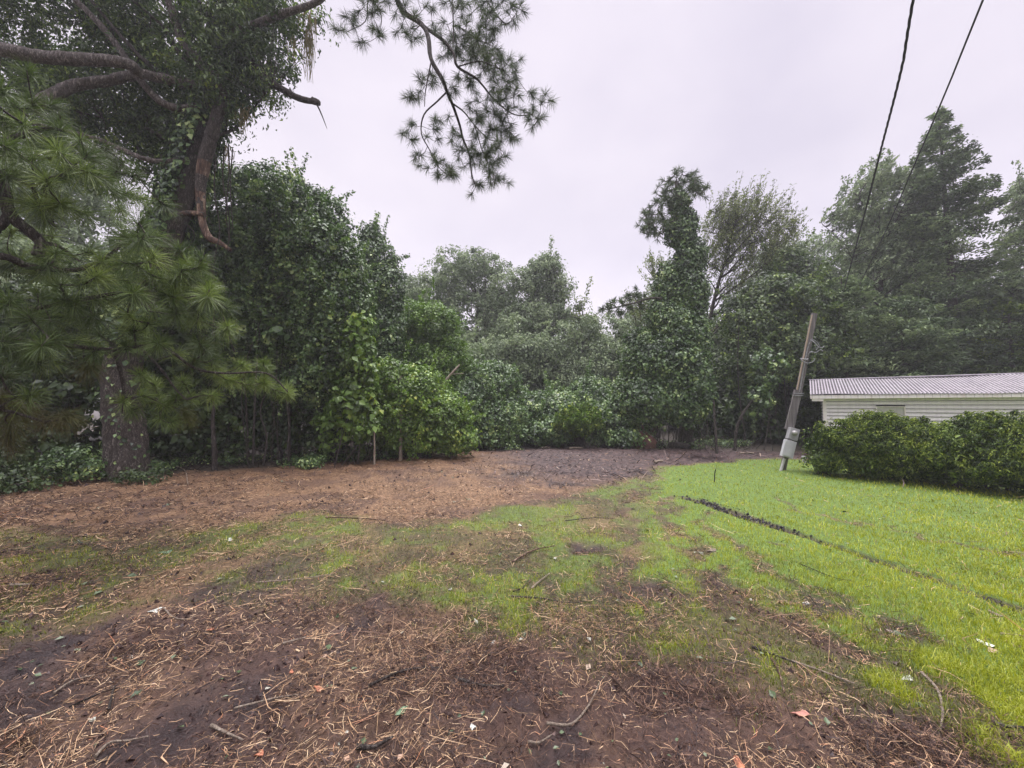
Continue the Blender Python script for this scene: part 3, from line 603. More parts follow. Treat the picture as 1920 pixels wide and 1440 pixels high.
tb = MB(); T = [PB - (0, 0, .1), PB + (0.05, 0, 2.5), PB + (-.1, .1, 6), PB + (0, .1, 10.5), PB + (.2, .1, 15)]
tube(tb, T, .33, .16, 16, rough=.4, k=8)
sk = []
def limb(px, Yf, r0, r1, start=None, n=8):
    pts = ([start] if start is not None else []) + [at(u, v, Yf(u, v) if callable(Yf) else Yf) for u, v in px]
    tube(tb, pts, r0, r1, n, rough=.3, k=5); sk.append(smooth_line(pts, 6))
Yn = lambda u, v: 3.9 + .0022 * max(u, -200)
limb([(-60, 480), (60, 500), (150, 505), (215, 470), (235, 430)], Yn, .045, .012, PB + (0, 0, 2.6))
limb([(-80, 560), (40, 580), (160, 560), (260, 545), (340, 560), (390, 545)], Yn, .03, .010, PB + (0, 0, 2.0))
limb([(-60, 640), (60, 640), (200, 655), (300, 650), (365, 690), (420, 700), (500, 700), (540, 735)], Yn, .028, .008, PB + (0, 0, 1.7))
limb([(-60, 330), (0, 340), (18, 400), (50, 430), (75, 455), (70, 480)], Yn, .06, .045, PB + (0, 0, 3.6))
limb([(18, 400), (0, 425), (-40, 450)], Yn, .04, .04); limb([(75, 455), (110, 462), (150, 490)], Yn, .025, .01)
limb([(0, 320), (50, 345), (85, 370), (118, 388)], Yn, .014, .006); limb([(60, 345), (80, 400), (105, 425)], Yn, .02, .012); limb([(82, 345), (92, 385), (100, 420)], Yn, .02, .01)
limb([(-80, 270), (20, 260), (90, 240), (150, 255)], Yn, .05, .012, PB + (0, 0, 4.2)); limb([(-60, 770), (10, 770), (80, 790)], Yn, .03, .01, PB + (0, 0, 1.0))
limb([(210, 640), (222, 680), (232, 730), (230, 775)], lambda u, v: 4.6, .028, .010); limb([(262, 650), (300, 690), (330, 730), (350, 750)], lambda u, v: 4.7, .014, .008)
near = [(40, 230), (100, 195), (150, 262), (60, 290), (130, 330), (15, 330), (10, 250), (230, 440), (160, 400), (290, 480), (330, 520), (200, 520), (120, 560), (60, 500), (20, 560), (75, 595), (140, 640), (270, 560), (330, 590), (370, 600), (300, 640), (250, 620), (350, 490), (385, 650), (395, 560), (0, 640), (20, 430), (240, 360), (0, 700), (40, 660), (100, 500), (170, 470), (210, 560), (180, 600), (310, 550), (275, 510), (225, 490), (10, 500), (90, 640), (345, 545), (60, 200), (110, 270), (20, 200), (180, 320), (40, 380), (85, 330)]
mid = [(260, 700), (290, 722), (340, 715), (360, 745), (245, 770), (300, 785), (400, 692), (420, 708), (460, 690), (500, 690), (470, 722), (520, 732), (395, 740), (230, 750), (320, 760), (440, 715), (540, 738), (275, 745), (495, 715)]
brown = [(30, 765), (100, 790), (20, 800), (0, 740), (60, 770), (130, 780), (10, 830), (350, 780), (165, 690)]
def tuftpts(L, y): return np.array([at(u, v, Yn(u, v) + y + rs.normal() * .18) for u, v in L])
Tn = tuftpts(near, 0); Tm = tuftpts(mid, .35); Tb = tuftpts(brown, .1)
ex = np.repeat(Tn, 3, 0) + rs.normal(size=(len(Tn) * 3, 3)) * (.17, .35, .15)
exm = np.repeat(Tm, 1, 0) + rs.normal(size=(len(Tm), 3)) * (.07, .15, .05)
SK = np.concatenate(sk); AL = np.concatenate([Tn, ex, Tm, exm, Tb]); dr = connect(tb, SK, AL, .012, .006)
nb = MB(); a = len(Tn) + len(ex)
dr2 = dr + np.array((.25, -.35, .25))
needles(nb, AL[:a], dr2[:a], .225, 135, .0046, droop=.22, rb=rs.rand(a)); needles(nb, AL[a:-len(Tb)], dr2[a:-len(Tb)], .18, 130, .0042, droop=.15, rb=.5 + .5 * rs.rand(len(AL) - len(Tb) - a))
nb.build('needles', M['needle'], pine)
nb = MB(); needles(nb, AL[-len(Tb):], dr[-len(Tb):] + (0, 0, -.3), .23, 260, .0030, droop=.4); nb.build('dead_needles', M['brownneedle'], pine)
# the hanging limb
hl = [[(745, -40), (745, 0), (760, 25), (790, 45), (803, 70), (808, 110), (830, 150), (838, 172), (850, 200), (862, 235), (868, 260), (880, 290), (885, 330), (892, 345)],
      [(795, 50), (830, 75), (850, 100), (858, 125), (890, 145), (905, 160), (930, 190), (965, 215), (1000, 215)], [(838, 172), (820, 190), (795, 215), (790, 250), (805, 280), (820, 310), (840, 330)],
      [(808, 118), (798, 170), (796, 200)], [(850, 195), (870, 210), (890, 235), (915, 260), (935, 265)], [(845, -30), (850, 40), (850, 80)], [(700, -30), (690, 0), (685, 40), (650, 60)], [(895, -30), (925, 20), (950, 45), (965, 30)], [(700, 0), (715, 30), (712, 62)], [(790, 45), (775, 60), (770, 78)], [(860, 50), (890, 70), (920, 85)], [(858, 125), (900, 115), (940, 130)], [(890, 235), (905, 285), (920, 320)]]
hr = [(.05, .010), (.030, .008), (.016, .006), (.012, .006), (.014, .006), (.014, .008), (.014, .006), (.014, .006), (.012, .006), (.010, .006), (.012, .006), (.012, .006), (.010, .006)]
YH = 6.5; sk2 = []
S0 = PB + (.2, .1, 12.6)
far_ = at(745, -40, YH)
top = [S0, S0 * .62 + far_ * .38 + (0, 0, .5), S0 * .25 + far_ * .75 + (0, 0, .35), far_]
tube(tb, top, .11, .055, 9, rough=.3, k=6)
for e_ in (5, 6, 7):
    e = at(*hl[e_][0], YH); tube(tb, [top[2], (top[2] + e) / 2 + (0, 0, .3), e], .03, .014, 6)
for px, (a_, b_) in zip(hl, hr):
    pts = [at(u, v, YH + .0006 * (u - 800) + .3 * math.sin(v * .02 + u * .01)) for u, v in px]; tube(tb, pts, a_, b_, 6, k=4, rough=.2); sk2.append(smooth_line(pts, 5))
ht = [(645, 55), (672, 80), (665, 35), (690, 25), (712, 66), (715, 20), (740, 30), (760, 10), (700, 0), (730, 5), (765, 65), (772, 78), (775, 50), (800, 10), (830, 8), (860, 10), (880, 30), (905, 20), (950, 20), (970, 35), (965, 45), (935, 10), (945, 0), (900, 50), (920, 55), (860, 50), (880, 70), (870, 85), (895, 75), (910, 70), (925, 75), (850, 75), (840, 95), (880, 100), (900, 100), (920, 100), (935, 95), (960, 120), (965, 135), (940, 130), (915, 125), (925, 145), (940, 150), (900, 120), (760, 183), (785, 185), (795, 145), (810, 160), (830, 150), (855, 170), (885, 160), (770, 230), (815, 225), (820, 240), (840, 220), (850, 250), (775, 265), (780, 290), (800, 315), (820, 325), (840, 330), (855, 330), (830, 300), (815, 295), (860, 300), (865, 275), (895, 250), (910, 200), (925, 190), (950, 185), (975, 180), (995, 175), (1015, 190), (1000, 205), (1010, 225), (990, 225), (965, 200), (905, 215), (930, 215), (945, 225), (920, 240), (940, 250), (955, 255), (970, 262), (935, 275), (915, 285), (895, 290), (900, 305), (920, 305), (925, 325), (905, 350), (890, 345), (920, 345), (945, 335), (880, 205), (895, 225)]
Th = np.array([at(u, v, YH + .0006 * (u - 800) + rs.normal() * .25) for u, v in ht]); dn = rs.rand(60)
dense = np.array([at(u + rs.normal() * 14, v + rs.normal() * 12, YH + rs.normal() * .3) for u, v in ((870, 80), (895, 90), (915, 115), (850, 95), (935, 125), (905, 140), (940, 140), (880, 70), (945, 195), (925, 250), (940, 230), (925, 285), (905, 270), (960, 210), (915, 100), (920, 300), (880, 20), (720, 10), (760, 0), (910, 30), (935, 15), (840, 15), (890, 100), (925, 265))])
Th = np.concatenate([Th, dense, np.repeat(Th, 2, 0) + rs.normal(size=(len(Th) * 2, 3)) * .11, np.repeat(dense, 3, 0) + rs.normal(size=(len(dense) * 3, 3)) * .12]); dr = connect(tb, np.concatenate(sk2), Th, .007, .004)
nb = MB(); needles(nb, Th, dr + (0, 0, -.1), .16, 80, .0042, droop=.12, cone=.8); nb.build('hanging_limb_needles', M['needledark'], pine)
tb.build('trunk', M['bark'], pine)

# --- vine covered masses
def mass(name, label, cat, base, blobs, ncl, per, rc, size, mt, stems=6, asp=.8, droop=.9, flat=.75, shell=.62, upn=.5, extra=None, trunk=None, r0=.09, stem_r=.04, tw=150, front=.6, K=8, group=None, keepz=.25, run=None):
    o = empty(name, base, label, cat, group); lm = MB(); tips = crown(lm, blobs, ncl, per, rc, size, asp, shell, droop, flat, upn=upn, front=front, keepz=keepz)
    tm = MB()
    if run is None: run = ncl // 14 if ncl > 250 else 0
    if run and len(tips) > 5:                  # long shoots arching out and vines hanging down the face
        Pr, Dr = clump_centres(blobs, run, .93, .5, .6)
        for p_, d_ in zip(Pr, Dr):
            hang = rs.rand() < .5; Lr = size * (5 + 9 * rs.rand())
            if hang: Lr *= 1.5; pts = [p_ + d_ * .10, p_ + d_ * .28 - (0, 0, Lr * .35), p_ + d_ * .22 + rs.normal(size=3) * .05 - (0, 0, min(Lr, p_[2] - .1))]
            else: u_ = unit(d_ + (0, 0, 1.1) + rs.normal(size=3) * .35); pts = [p_, p_ + u_ * Lr * .55, p_ + u_ * Lr * .9 + d_ * Lr * .25 - (0, 0, Lr * .05)]
            tube(tm, pts, .007, .003, 4, k=3); S_ = smooth_line(pts, 10); q_ = np.repeat(S_, 4, 0) + rs.normal(size=(len(S_) * 4, 3)) * size * .5
            leaves(lm, q_, rs.normal(size=q_.shape) + (0, 0, .6), size * .9, asp, droop * .6, rn=np.clip(.45 + .4 * rs.rand(len(q_)), 0, 1))
    if trunk is not None: tube(tm, trunk, r0, r0 * .35, 10, rough=.4, k=6)
    else:
        top = max((b[0] for b in blobs), key=lambda c: c[2]); trunk = [base - (0, 0, .1), base * .6 + top * .4 + (.1, 0, 0), base * .2 + top * .8]; tube(tm, trunk, r0, r0 * .4, 8, rough=.4, k=6)
    limbs(tm, trunk, tips, r0 * .4, K, .012, maxtw=tw)
    for _ in range(stems):
        b_ = blobs[rs.randint(len(blobs))]; x = b_[0] + rs.normal(size=3) * b_[1] * .5; s = base3(x[:2] + rs.normal(size=2) * .25); e = np.array((x[0], x[1], b_[0][2]))
        if e[2] < .5: continue
        tube(tm, [s, (s + e) / 2 + rs.normal(size=3) * .12, e], stem_r * (.3 + rs.rand() * .7), stem_r * .3, 6, k=4, rough=.2)
    tm.build('stem' if trunk is None else 'trunk', M['barkgrey'], o); lm.build('foliage', M[mt], o)
    return o
mass('vine_thicket', 'tall rounded thicket smothered in vines right of the leaning trunk', 'vine thicket', gbase(560, None, 12.2),
     [blob(*a) for a in [(465, 400, 12.5, 85, 85, 75), (545, 430, 12.3, 90, 90, 90), (600, 500, 12, 68, 85, 90), (520, 580, 12, 150, 130, 80), (630, 600, 11.8, 55, 120, 70), (430, 540, 12.4, 90, 140, 80), (600, 690, 12.2, 75, 70, 70), (470, 690, 12.6, 120, 75, 70), (500, 340, 12.6, 60, 28, 40), (585, 440, 12.2, 75, 70, 80), (635, 540, 12.0, 52, 90, 80), (520, 480, 11.9, 110, 110, 70), (655, 590, 11.8, 38, 80, 60), (640, 480, 12.2, 28, 40, 40), (400, 640, 12.8, 90, 120, 60)]],
     4600, 42, .25, .075, 'vine', stems=26, r0=.16, tw=350, K=14)
mass('vine', 'broad pale green vine leaves on the upper left face of the tall thicket', 'vine', gbase(470, None, 11.4),
     [blob(*a) for a in [(470, 500, 11.5, 60, 40, 25), (430, 470, 11.6, 40, 40, 25), (450, 620, 11.3, 26, 30, 20), (520, 625, 11.2, 20, 22, 20), (540, 545, 11.3, 40, 40, 20), (600, 470, 11.3, 40, 50, 20)]], 130, 18, .22, .19, 'vine', stems=5, stem_r=.018, r0=.025, tw=60, shell=.2, asp=.95)
mass('vine_curtain', 'bright leaved vines hanging in a curtain down the right flank of the tall thicket', 'vine', gbase(672, None, 11.3),
     [blob(*a) for a in [(672, 640, 11.3, 26, 60, 30), (680, 720, 11.2, 24, 80, 30), (655, 760, 11.2, 30, 60, 30), (690, 800, 11.2, 22, 40, 30), (645, 690, 11.4, 26, 70, 30), (625, 800, 11.5, 30, 40, 30)]], 190, 26, .22, .13, 'vinebright', stems=8, stem_r=.02, r0=.03, tw=60, shell=.2)
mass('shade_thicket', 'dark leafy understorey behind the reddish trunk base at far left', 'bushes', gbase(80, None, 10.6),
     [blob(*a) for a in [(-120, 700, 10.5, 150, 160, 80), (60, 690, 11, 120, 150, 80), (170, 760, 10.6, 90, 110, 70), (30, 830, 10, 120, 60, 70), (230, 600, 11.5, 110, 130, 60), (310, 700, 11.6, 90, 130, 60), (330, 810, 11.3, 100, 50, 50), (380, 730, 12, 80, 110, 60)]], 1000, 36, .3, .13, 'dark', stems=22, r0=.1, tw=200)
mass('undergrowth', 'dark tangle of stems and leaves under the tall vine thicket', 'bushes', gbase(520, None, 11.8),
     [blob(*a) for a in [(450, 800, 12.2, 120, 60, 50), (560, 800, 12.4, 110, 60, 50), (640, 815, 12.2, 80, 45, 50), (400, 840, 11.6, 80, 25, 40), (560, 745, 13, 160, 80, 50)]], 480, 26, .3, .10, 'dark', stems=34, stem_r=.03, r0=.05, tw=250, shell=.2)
for (u, v, Y_, ru, rv, mt, n_, sz, nm, lb, ct) in [
    (150, 866, 8.9, 55, 34, 'vine', 95, .05, 'bush', 'low green bush at the foot of the leaning tree', 'bush'), (20, 905, 7.9, 90, 42, 'dark', 150, .055, 'bush', 'low dark bush in the bottom left corner of the thicket', 'bush'),
    (-60, 860, 8.2, 90, 70, 'dark', 170, .055, 'bush', 'dark bush at the left edge beside the low green bush', 'bush'), (262, 893, 8.6, 34, 13, 'dark', 40, .045, 'weed_patch', 'small leafy weeds beside the trunk base at left', 'weeds'),
    (570, 866, 10.6, 38, 10, 'vine', 26, .055, 'weed_patch', 'cut leafy sprigs lying at the thicket foot left of the brown curtain of vines', 'weeds'), (1082, 800, 15.6, 50, 34, 'vinebright', 0, .1, 'x', '', '')]:
    if n_ == 0: continue
    mass(nm, lb, ct, gbase(u, None, Y_), [blob(u, v, Y_, ru, rv), blob(u + ru * .4, v + rv * .3, Y_ - .1, ru * .6, rv * .7)], n_, 34, .16, sz, mt, stems=6, stem_r=.015, r0=.02, tw=50, shell=.3, keepz=.04)
# middle distance left of centre
mass('slim_tree', 'slim tree with a pointed airy top behind the tall vine thicket', 'tree', gbase(712, None, 15.5), [blob(*a) for a in [(700, 450, 15.5, 20, 28), (703, 485, 15.5, 38, 30), (712, 545, 15.3, 40, 55), (715, 630, 15.3, 42, 70), (728, 590, 15.2, 26, 50), (705, 700, 15.3, 50, 50)]], 900, 50, .28, .085, 'vine', stems=6, droop=.4, r0=.12, tw=200)
mass('round_tree', 'rounded light green tree in front of the hazy wood, left of centre', 'tree', gbase(815, None, 17), [blob(*a) for a in [(815, 610, 17, 55, 38), (775, 640, 17.2, 45, 55), (845, 650, 16.8, 30, 35), (800, 690, 17, 65, 45), (855, 690, 16.6, 24, 40), (765, 590, 17.5, 22, 26)]], 950, 50, .30, .08, 'shrub', stems=8, droop=.4, r0=.11, tw=200)
mb = MB(); P0 = at(800, 745, 13.2); tube(mb, [P0, at(828, 722, 13.1), at(845, 702, 13.1), at(862, 684, 13.2)], .045, .03, 7, rough=.2); tube(mb, [at(845, 702, 13.1), at(870, 700, 13.2)], .015, .008, 5); tube(mb, [base3(P0[:2]), P0], .05, .045, 7)
tag(mb.build('bare_sapling', M['palewood'], origin=base3(P0[:2])), 'bent bare sapling rising from the bright bushes left of centre', 'sapling')
p = gbase(752, None, 12.0); mb = MB(); tube(mb, [p, np.array((p[0] - .01, p[1], 1.4)), at(750, 706, 12.0)], .055, .05, 10, rough=.1); tag(mb.build('post', M['palewood'], origin=p), 'weathered pale post standing in the bright vine mound', 'post')
mass('vine_mound', 'bright green vine mound in front of the pale post', 'vine mound', gbase(790, None, 12.6), [blob(*a) for a in [(735, 715, 13, 45, 32, 60), (785, 740, 12.9, 60, 50, 70), (830, 790, 12.7, 45, 55, 60), (770, 800, 12.8, 60, 45, 60), (725, 780, 12.8, 38, 60, 50), (865, 825, 12.7, 30, 22, 40), (800, 840, 12.5, 60, 18, 35)]], 1200, 44, .22, .072, 'vinebright', stems=16, stem_r=.025, r0=.06, tw=200)
mass('vine_mound', 'dark green vine mound between the bright mound and the low pale mounds', 'vine mound', gbase(905, None, 16.5), [blob(*a) for a in [(920, 730, 17.5, 55, 45, 80), (885, 770, 16.5, 40, 60, 70), (935, 790, 16.3, 60, 45, 70), (905, 825, 15.6, 50, 22, 50)]], 1300, 44, .26, .082, 'vine', stems=8, r0=.06)
mass('vine_mound', 'low wide mound of pale glossy vine leaves at the middle of the clearing edge', 'vine mound', gbase(1010, None, 17), [blob(*a) for a in [(1000, 775, 18, 60, 40, 90), (1040, 770, 18, 50, 36, 80), (985, 815, 16.3, 60, 28, 50), (1045, 810, 16.3, 45, 30, 50)]], 1300, 44, .26, .082, 'vine', stems=8, r0=.06)
mass('vine_mound', 'small rounded vine hump behind the ferny bush at the back', 'vine mound', gbase(1102, None, 20), [blob(*a) for a in [(1102, 740, 20, 38, 30, 35), (1120, 770, 19, 45, 35, 45), (1070, 770, 20, 40, 25, 40)]], 700, 44, .28, .09, 'vine', stems=3, r0=.06)
mass('vine_mound', 'leafy vine mound just right of the ferny bush', 'vine mound', gbase(1160, None, 16), [blob(*a) for a in [(1160, 785, 16.2, 42, 38, 50), (1190, 775, 16.5, 36, 30, 45), (1170, 820, 15.6, 45, 22, 45)]], 900, 44, .24, .082, 'vine', stems=6, r0=.05)
# feathery bush
o = empty('ferny_bush', gbase(1086, None, 15.3), 'feathery bright green bush fanning out at the far edge of the clearing', 'bush'); lm = MB(); tm = MB(); b0 = np.array(o.location)
for _ in range(110):
    a = rs.rand() * 6.28; r_ = .3 + .75 * rs.rand(); e = b0 + (math.cos(a) * r_, math.sin(a) * r_ * .8, 1.65 - r_ * .7 + rs.normal() * .18); md = b0 * .5 + e * .5 + (0, 0, .35)
    L_ = smooth_line([b0 + (rs.normal() * .08, rs.normal() * .08, 0), md, e], 10); tube(tm, L_[::4], .012, .004, 4, k=1)
    s = L_[6:]; s = np.repeat(s, 16, 0) + rs.normal(size=(len(s) * 16, 3)) * .055; leaves(lm, s, rs.normal(size=s.shape) + (0, 0, .8), .11, .16, .2, tipdir=unit(e - md))
tm.build('stem', M['twig'], o); lm.build('foliage', M['vinebright'], o)

# --- vine clad pine right of centre
B = gbase(1283, None, 15.6); vp = empty('vine_clad_pine', B, 'tall pine wrapped in vines with tufted top, right of centre', 'tree')
T = [B - (0, 0, .1)] + [at(u, v, 15.6) for u, v in ((1284, 800), (1286, 700), (1284, 600), (1280, 500), (1272, 430), (1270, 385), (1268, 340))]
tm = MB(); tube(tm, T, .26, .06, 12, rough=.4, k=6)
vb = [blob(*a) for a in [(1286, 500, 15.5, 24, 50, 28), (1280, 440, 15.5, 19, 40, 24), (1274, 395, 15.6, 19, 40, 18), (1290, 420, 15.6, 16, 30, 18), (1262, 440, 15.6, 14, 30, 18), (1300, 480, 15.6, 20, 40, 24), (1250, 540, 15.6, 28, 50, 30), (1290, 560, 15.4, 36, 55, 36), (1294, 640, 15.3, 38, 80, 44), (1262, 610, 15.4, 44, 60, 48), (1236, 600, 15.6, 26, 45, 35), (1250, 690, 15.2, 70, 70, 60), (1205, 680, 15.6, 40, 70, 45), (1225, 750, 15.1, 72, 55, 60), (1298, 730, 15, 32, 70, 50), (1180, 740, 15.8, 34, 45, 45), (1270, 760, 14.9, 40, 45, 40), (1308, 560, 15.5, 18, 40, 26)]]
lm = MB(); crown(lm, [(b[0], b[1] * .88) for b in vb], 3900, 40, .20, .078, .85, .62, 1.0, .8, upn=.45, front=.75); lm.build('vine', M['vine'], vp)
nb = MB()
def tuftset(pts, Y_, sx, nadd):
    Q = np.array([at(u + rs.normal() * sx, v + rs.normal() * sx, Y_ + rs.normal() * .4) for u, v in pts for _ in range(nadd)]); return Q
hd = tuftset([(1278, 325), (1292, 332), (1305, 335), (1312, 345), (1300, 352), (1262, 340), (1248, 350), (1246, 365), (1255, 372), (1270, 350), (1285, 345), (1268, 372), (1250, 385), (1290, 368), (1282, 392), (1310, 360), (1228, 388), (1218, 402), (1240, 408), (1225, 418), (1212, 410), (1210, 428), (1235, 428), (1220, 435), (1250, 418), (1262, 400)], 15.6, 7, 8)
d_ = connect(tm, smooth_line(T[-3:], 6), hd, .03, .012); needles(nb, hd, d_ + (0, 0, .3), .24, 30, .017, cone=.8)
br = [at(u, v, 15.2) for u, v in ((1240, 560), (1215, 560), (1190, 568), (1160, 575), (1130, 582))]; tube(tm, [T[3], at(1262, 575, 15.4)] + br, .06, .02, 7)
hd = tuftset([(1128, 582), (1140, 572), (1150, 566), (1165, 562), (1175, 560), (1185, 552), (1192, 545), (1198, 556), (1180, 575), (1160, 582), (1145, 584), (1200, 565), (1205, 580), (1170, 590)], 15.2, 4, 3)
d_ = connect(tm, smooth_line(br, 5), hd, .02, .01); needles(nb, hd, d_ + (0, 0, .2), .24, 34, .02, cone=.8)
nb.build('needles', M['needledark'], vp)
for _ in range(40):
    u = 1215 + rs.rand() * 110; s = at(u, 700 + rs.rand() * 80, 15.2); e = base3(s[:2] + rs.normal(size=2) * .2); tube(tm, [s, (s + e) / 2 + rs.normal(size=3) * .1, e], .014, .01, 4, k=3)
tm.build('trunk', M['bark'], vp)

# --- airy windswept tree
def airy(name, label, base, trunk, blobs, ncl, sweep, mt='willow', size=.13, per=26, rc=.38, r0=.14, asp=.28, tw=700, K=18, shell=.15):
    o = empty(name, base, label, 'tree'); tm = MB(); lm = MB(); tube(tm, trunk, r0, r0 * .3, 10, rough=.3, k=6)
    P_, D_ = clump_centres(blobs, ncl, shell, .5, .3); n = len(P_); sw = unit(np.asarray(sweep) + rs.normal(size=(n, 3)) * .22)
    Ls = rc * 2.2 * (.6 + .8 * rs.rand(n)); k = np.repeat(np.arange(n), per); tt = rs.rand(len(k))
    Q = P_[k] + sw[k] * (tt * Ls[k])[:, None] + rs.normal(size=(len(k), 3)) * .07
    leaves(lm, Q, rs.normal(size=Q.shape) + (0, 0, .5), size, asp, 0, tipdir=sw[k] * 1.6, rn=np.clip(rs.rand(n)[k] * .5 + rs.rand(len(k)) * .5, 0, 1))
    for i in rs.permutation(n)[:tw]: tube(tm, [P_[i], P_[i] + sw[i] * Ls[i]], .008, .004, 3, k=1)
    limbs(tm, trunk, P_, r0 * .4, K, .014, maxtw=tw); tm.build('trunk', M['twig'], o); lm.build('crown', M[mt], o); return o
Y_ = 19.5; B = gbase(1330, None, Y_)
airy('airy_tree', 'windswept airy tree with twigs streaming up and right beside the vine clad pine', B, [B - (0, 0, .1)] + [at(u, v, Y_) for u, v in ((1322, 750), (1325, 650), (1333, 590), (1345, 540), (1362, 480), (1378, 420))],
     [blob(*a) for a in [(1350, 440, Y_, 42, 66), (1385, 430, Y_, 50, 60), (1420, 440, Y_, 50, 50), (1455, 470, Y_ + .3, 34, 36), (1330, 500, Y_, 26, 46), (1400, 500, Y_, 60, 34), (1440, 520, Y_, 45, 26), (1370, 560, Y_, 40, 30), (1475, 440, Y_, 24, 22)]], 700, (.45, 0, .95), per=24, rc=.5, size=.12, asp=.26, K=24)
airy('airy_tree', 'low sprawling branches of a thin tree left of the vine clad pine', gbase(1232, None, 20), [gbase(1232, None, 20) - (0, 0, .1), at(1236, 640, 20), at(1240, 560, 20)], [blob(*a) for a in [(1240, 530, 20, 24, 24), (1228, 505, 20, 14, 14), (1215, 590, 20.4, 40, 30)]], 110, (-.2, 0, .9))
Y_ = 20; B = gbase(1655, None, Y_)
airy('airy_tree', 'wide airy broadleaf tree behind the power lines, left of the tall spruce', B, [B - (0, 0, .1)] + [at(u, v, Y_) for u, v in ((1655, 700), (1650, 600), (1652, 500), (1648, 430), (1655, 360))],
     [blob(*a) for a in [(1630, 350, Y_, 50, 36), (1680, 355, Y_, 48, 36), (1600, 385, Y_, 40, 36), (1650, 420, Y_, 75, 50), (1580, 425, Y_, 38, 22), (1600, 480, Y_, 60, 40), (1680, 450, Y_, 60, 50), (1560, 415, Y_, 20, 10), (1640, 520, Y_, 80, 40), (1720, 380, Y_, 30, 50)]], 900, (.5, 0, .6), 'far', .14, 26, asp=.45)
Y_ = 18; B = gbase(1960, None, Y_)
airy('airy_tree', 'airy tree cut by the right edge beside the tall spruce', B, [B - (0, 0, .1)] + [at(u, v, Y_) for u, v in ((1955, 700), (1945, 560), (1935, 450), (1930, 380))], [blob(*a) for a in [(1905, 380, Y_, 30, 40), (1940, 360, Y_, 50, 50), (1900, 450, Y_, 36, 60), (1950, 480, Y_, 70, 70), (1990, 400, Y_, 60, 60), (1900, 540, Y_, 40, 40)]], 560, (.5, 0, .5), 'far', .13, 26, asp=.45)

# --- conifers
def conifer(name, label, base, h, rbot, mt, nb_=70, dens=1., lean=(0, 0), size=.16, low=.08, group=None, seedv=0, power=.85):
    o = empty(name, base, label, 'tree', group); tm = MB(); lm = MB(); tp = base + (lean[0], lean[1], h); tube(tm, [base - (0, 0, .1), (base + tp) / 2 + (.05, 0, 0), tp], .05 + h * .013, .02, 9, rough=.3)
    for i in range(nb_):
        f = low + (1 - low) * (i + rs.rand()) / nb_; c = base * (1 - f) + tp * f; a = rs.rand() * 6.283
        R = rbot * (1 - f) ** power * (.65 + .5 * rs.rand()) + .12
        d = np.array((math.cos(a), math.sin(a), 0)); e = c + d * R + (.12 * R, 0, .12 * R - .1 * R * (1 - f)); md = c + d * R * .5 + (0, 0, -.06 * R)
        L_ = smooth_line([c, md, e], 8); tube(tm, [c, md, e], .012 + R * .008, .006, 4, k=2)
        n_ = int(dens * (26 + 95 * R)); tt = .12 + .88 * rs.rand(n_) ** .7; q = L_[(tt * (len(L_) - 1)).astype(int)]
        side = np.array((-d[1], d[0], 0)); wd = (.10 + .26 * R * (1 - tt) * tt * 2.6)
        q = q + side * (rs.normal(size=n_) * wd)[:, None] + np.array((0, 0, 1.)) * (rs.normal(size=n_) * .07 - .04)[:, None]
        leaves(lm, q, rs.normal(size=q.shape) * .6 + (0, 0, 1), size, .34, .25, tipdir=d * 1.2, rn=np.clip(rs.rand() * .5 + rs.rand(n_) * .5, 0, 1))
    tm.build('trunk', M['barkgrey'], o); lm.build('crown', M[mt], o); return o
def hgt(v, Y_): return at(960, v, Y_)[2]
con = conifer('conifer_tree', 'tall pointed spruce rising above the shed roof at the right', gbase(1800, None, 18), hgt(206, 18), 3.9, 'cedar', 170, 1.35, size=.15, lean=(-.1, 0), power=.74)
conifer('conifer_tree', 'dark spreading cedar directly behind the roof at the right', gbase(1700, None, 16.5), hgt(560, 16.5), 3.0, 'cedar', 70, 1.2, power=.4)
conifer('conifer_tree', 'lighter green cedar at the right edge behind the roof', gbase(1905, None, 16.2), hgt(560, 16.2), 2.4, 'hedge', 60, 1.1, power=.4)
conifer('conifer_tree', 'dark cedar behind the leaning pole', gbase(1590, None, 17), hgt(520, 17), 2.6, 'cedar', 70, 1.1, power=.45)
Y_ = 17.5
mass('broadleaf_tree', 'dark dense tree standing between the airy tree and the leaning pole', 'tree', gbase(1440, None, Y_), [blob(*a) for a in [(1450, 560, Y_, 60, 45), (1420, 600, Y_, 60, 55), (1500, 580, Y_, 55, 55), (1470, 660, Y_, 80, 60), (1400, 680, Y_, 50, 70), (1530, 650, Y_, 50, 60), (1480, 500, Y_ + 1, 32, 30), (1520, 530, Y_ + .5, 30, 35)]], 1700, 50, .32, .095, 'oak', stems=16, r0=.13, tw=300, droop=.4)
mass('broadleaf_tree', 'leafy tree with pale foliage in the gap behind the vine clad pine', 'tree', gbase(1370, None, 22), [blob(*a) for a in [(1350, 620, 22, 40, 40), (1380, 650, 22, 50, 50), (1340, 690, 22, 40, 50)]], 240, 30, .4, .18, 'far', stems=3, r0=.12)
mass('vine_sapling', 'vine hung sapling in the dark gap left of the leaning pole', 'sapling', gbase(1430, None, 14.5), [blob(*a) for a in [(1432, 700, 14.5, 18, 40), (1425, 750, 14.5, 16, 40), (1445, 680, 14.5, 26, 20)]], 60, 20, .2, .12, 'vine', stems=3, stem_r=.02, r0=.03, tw=30)
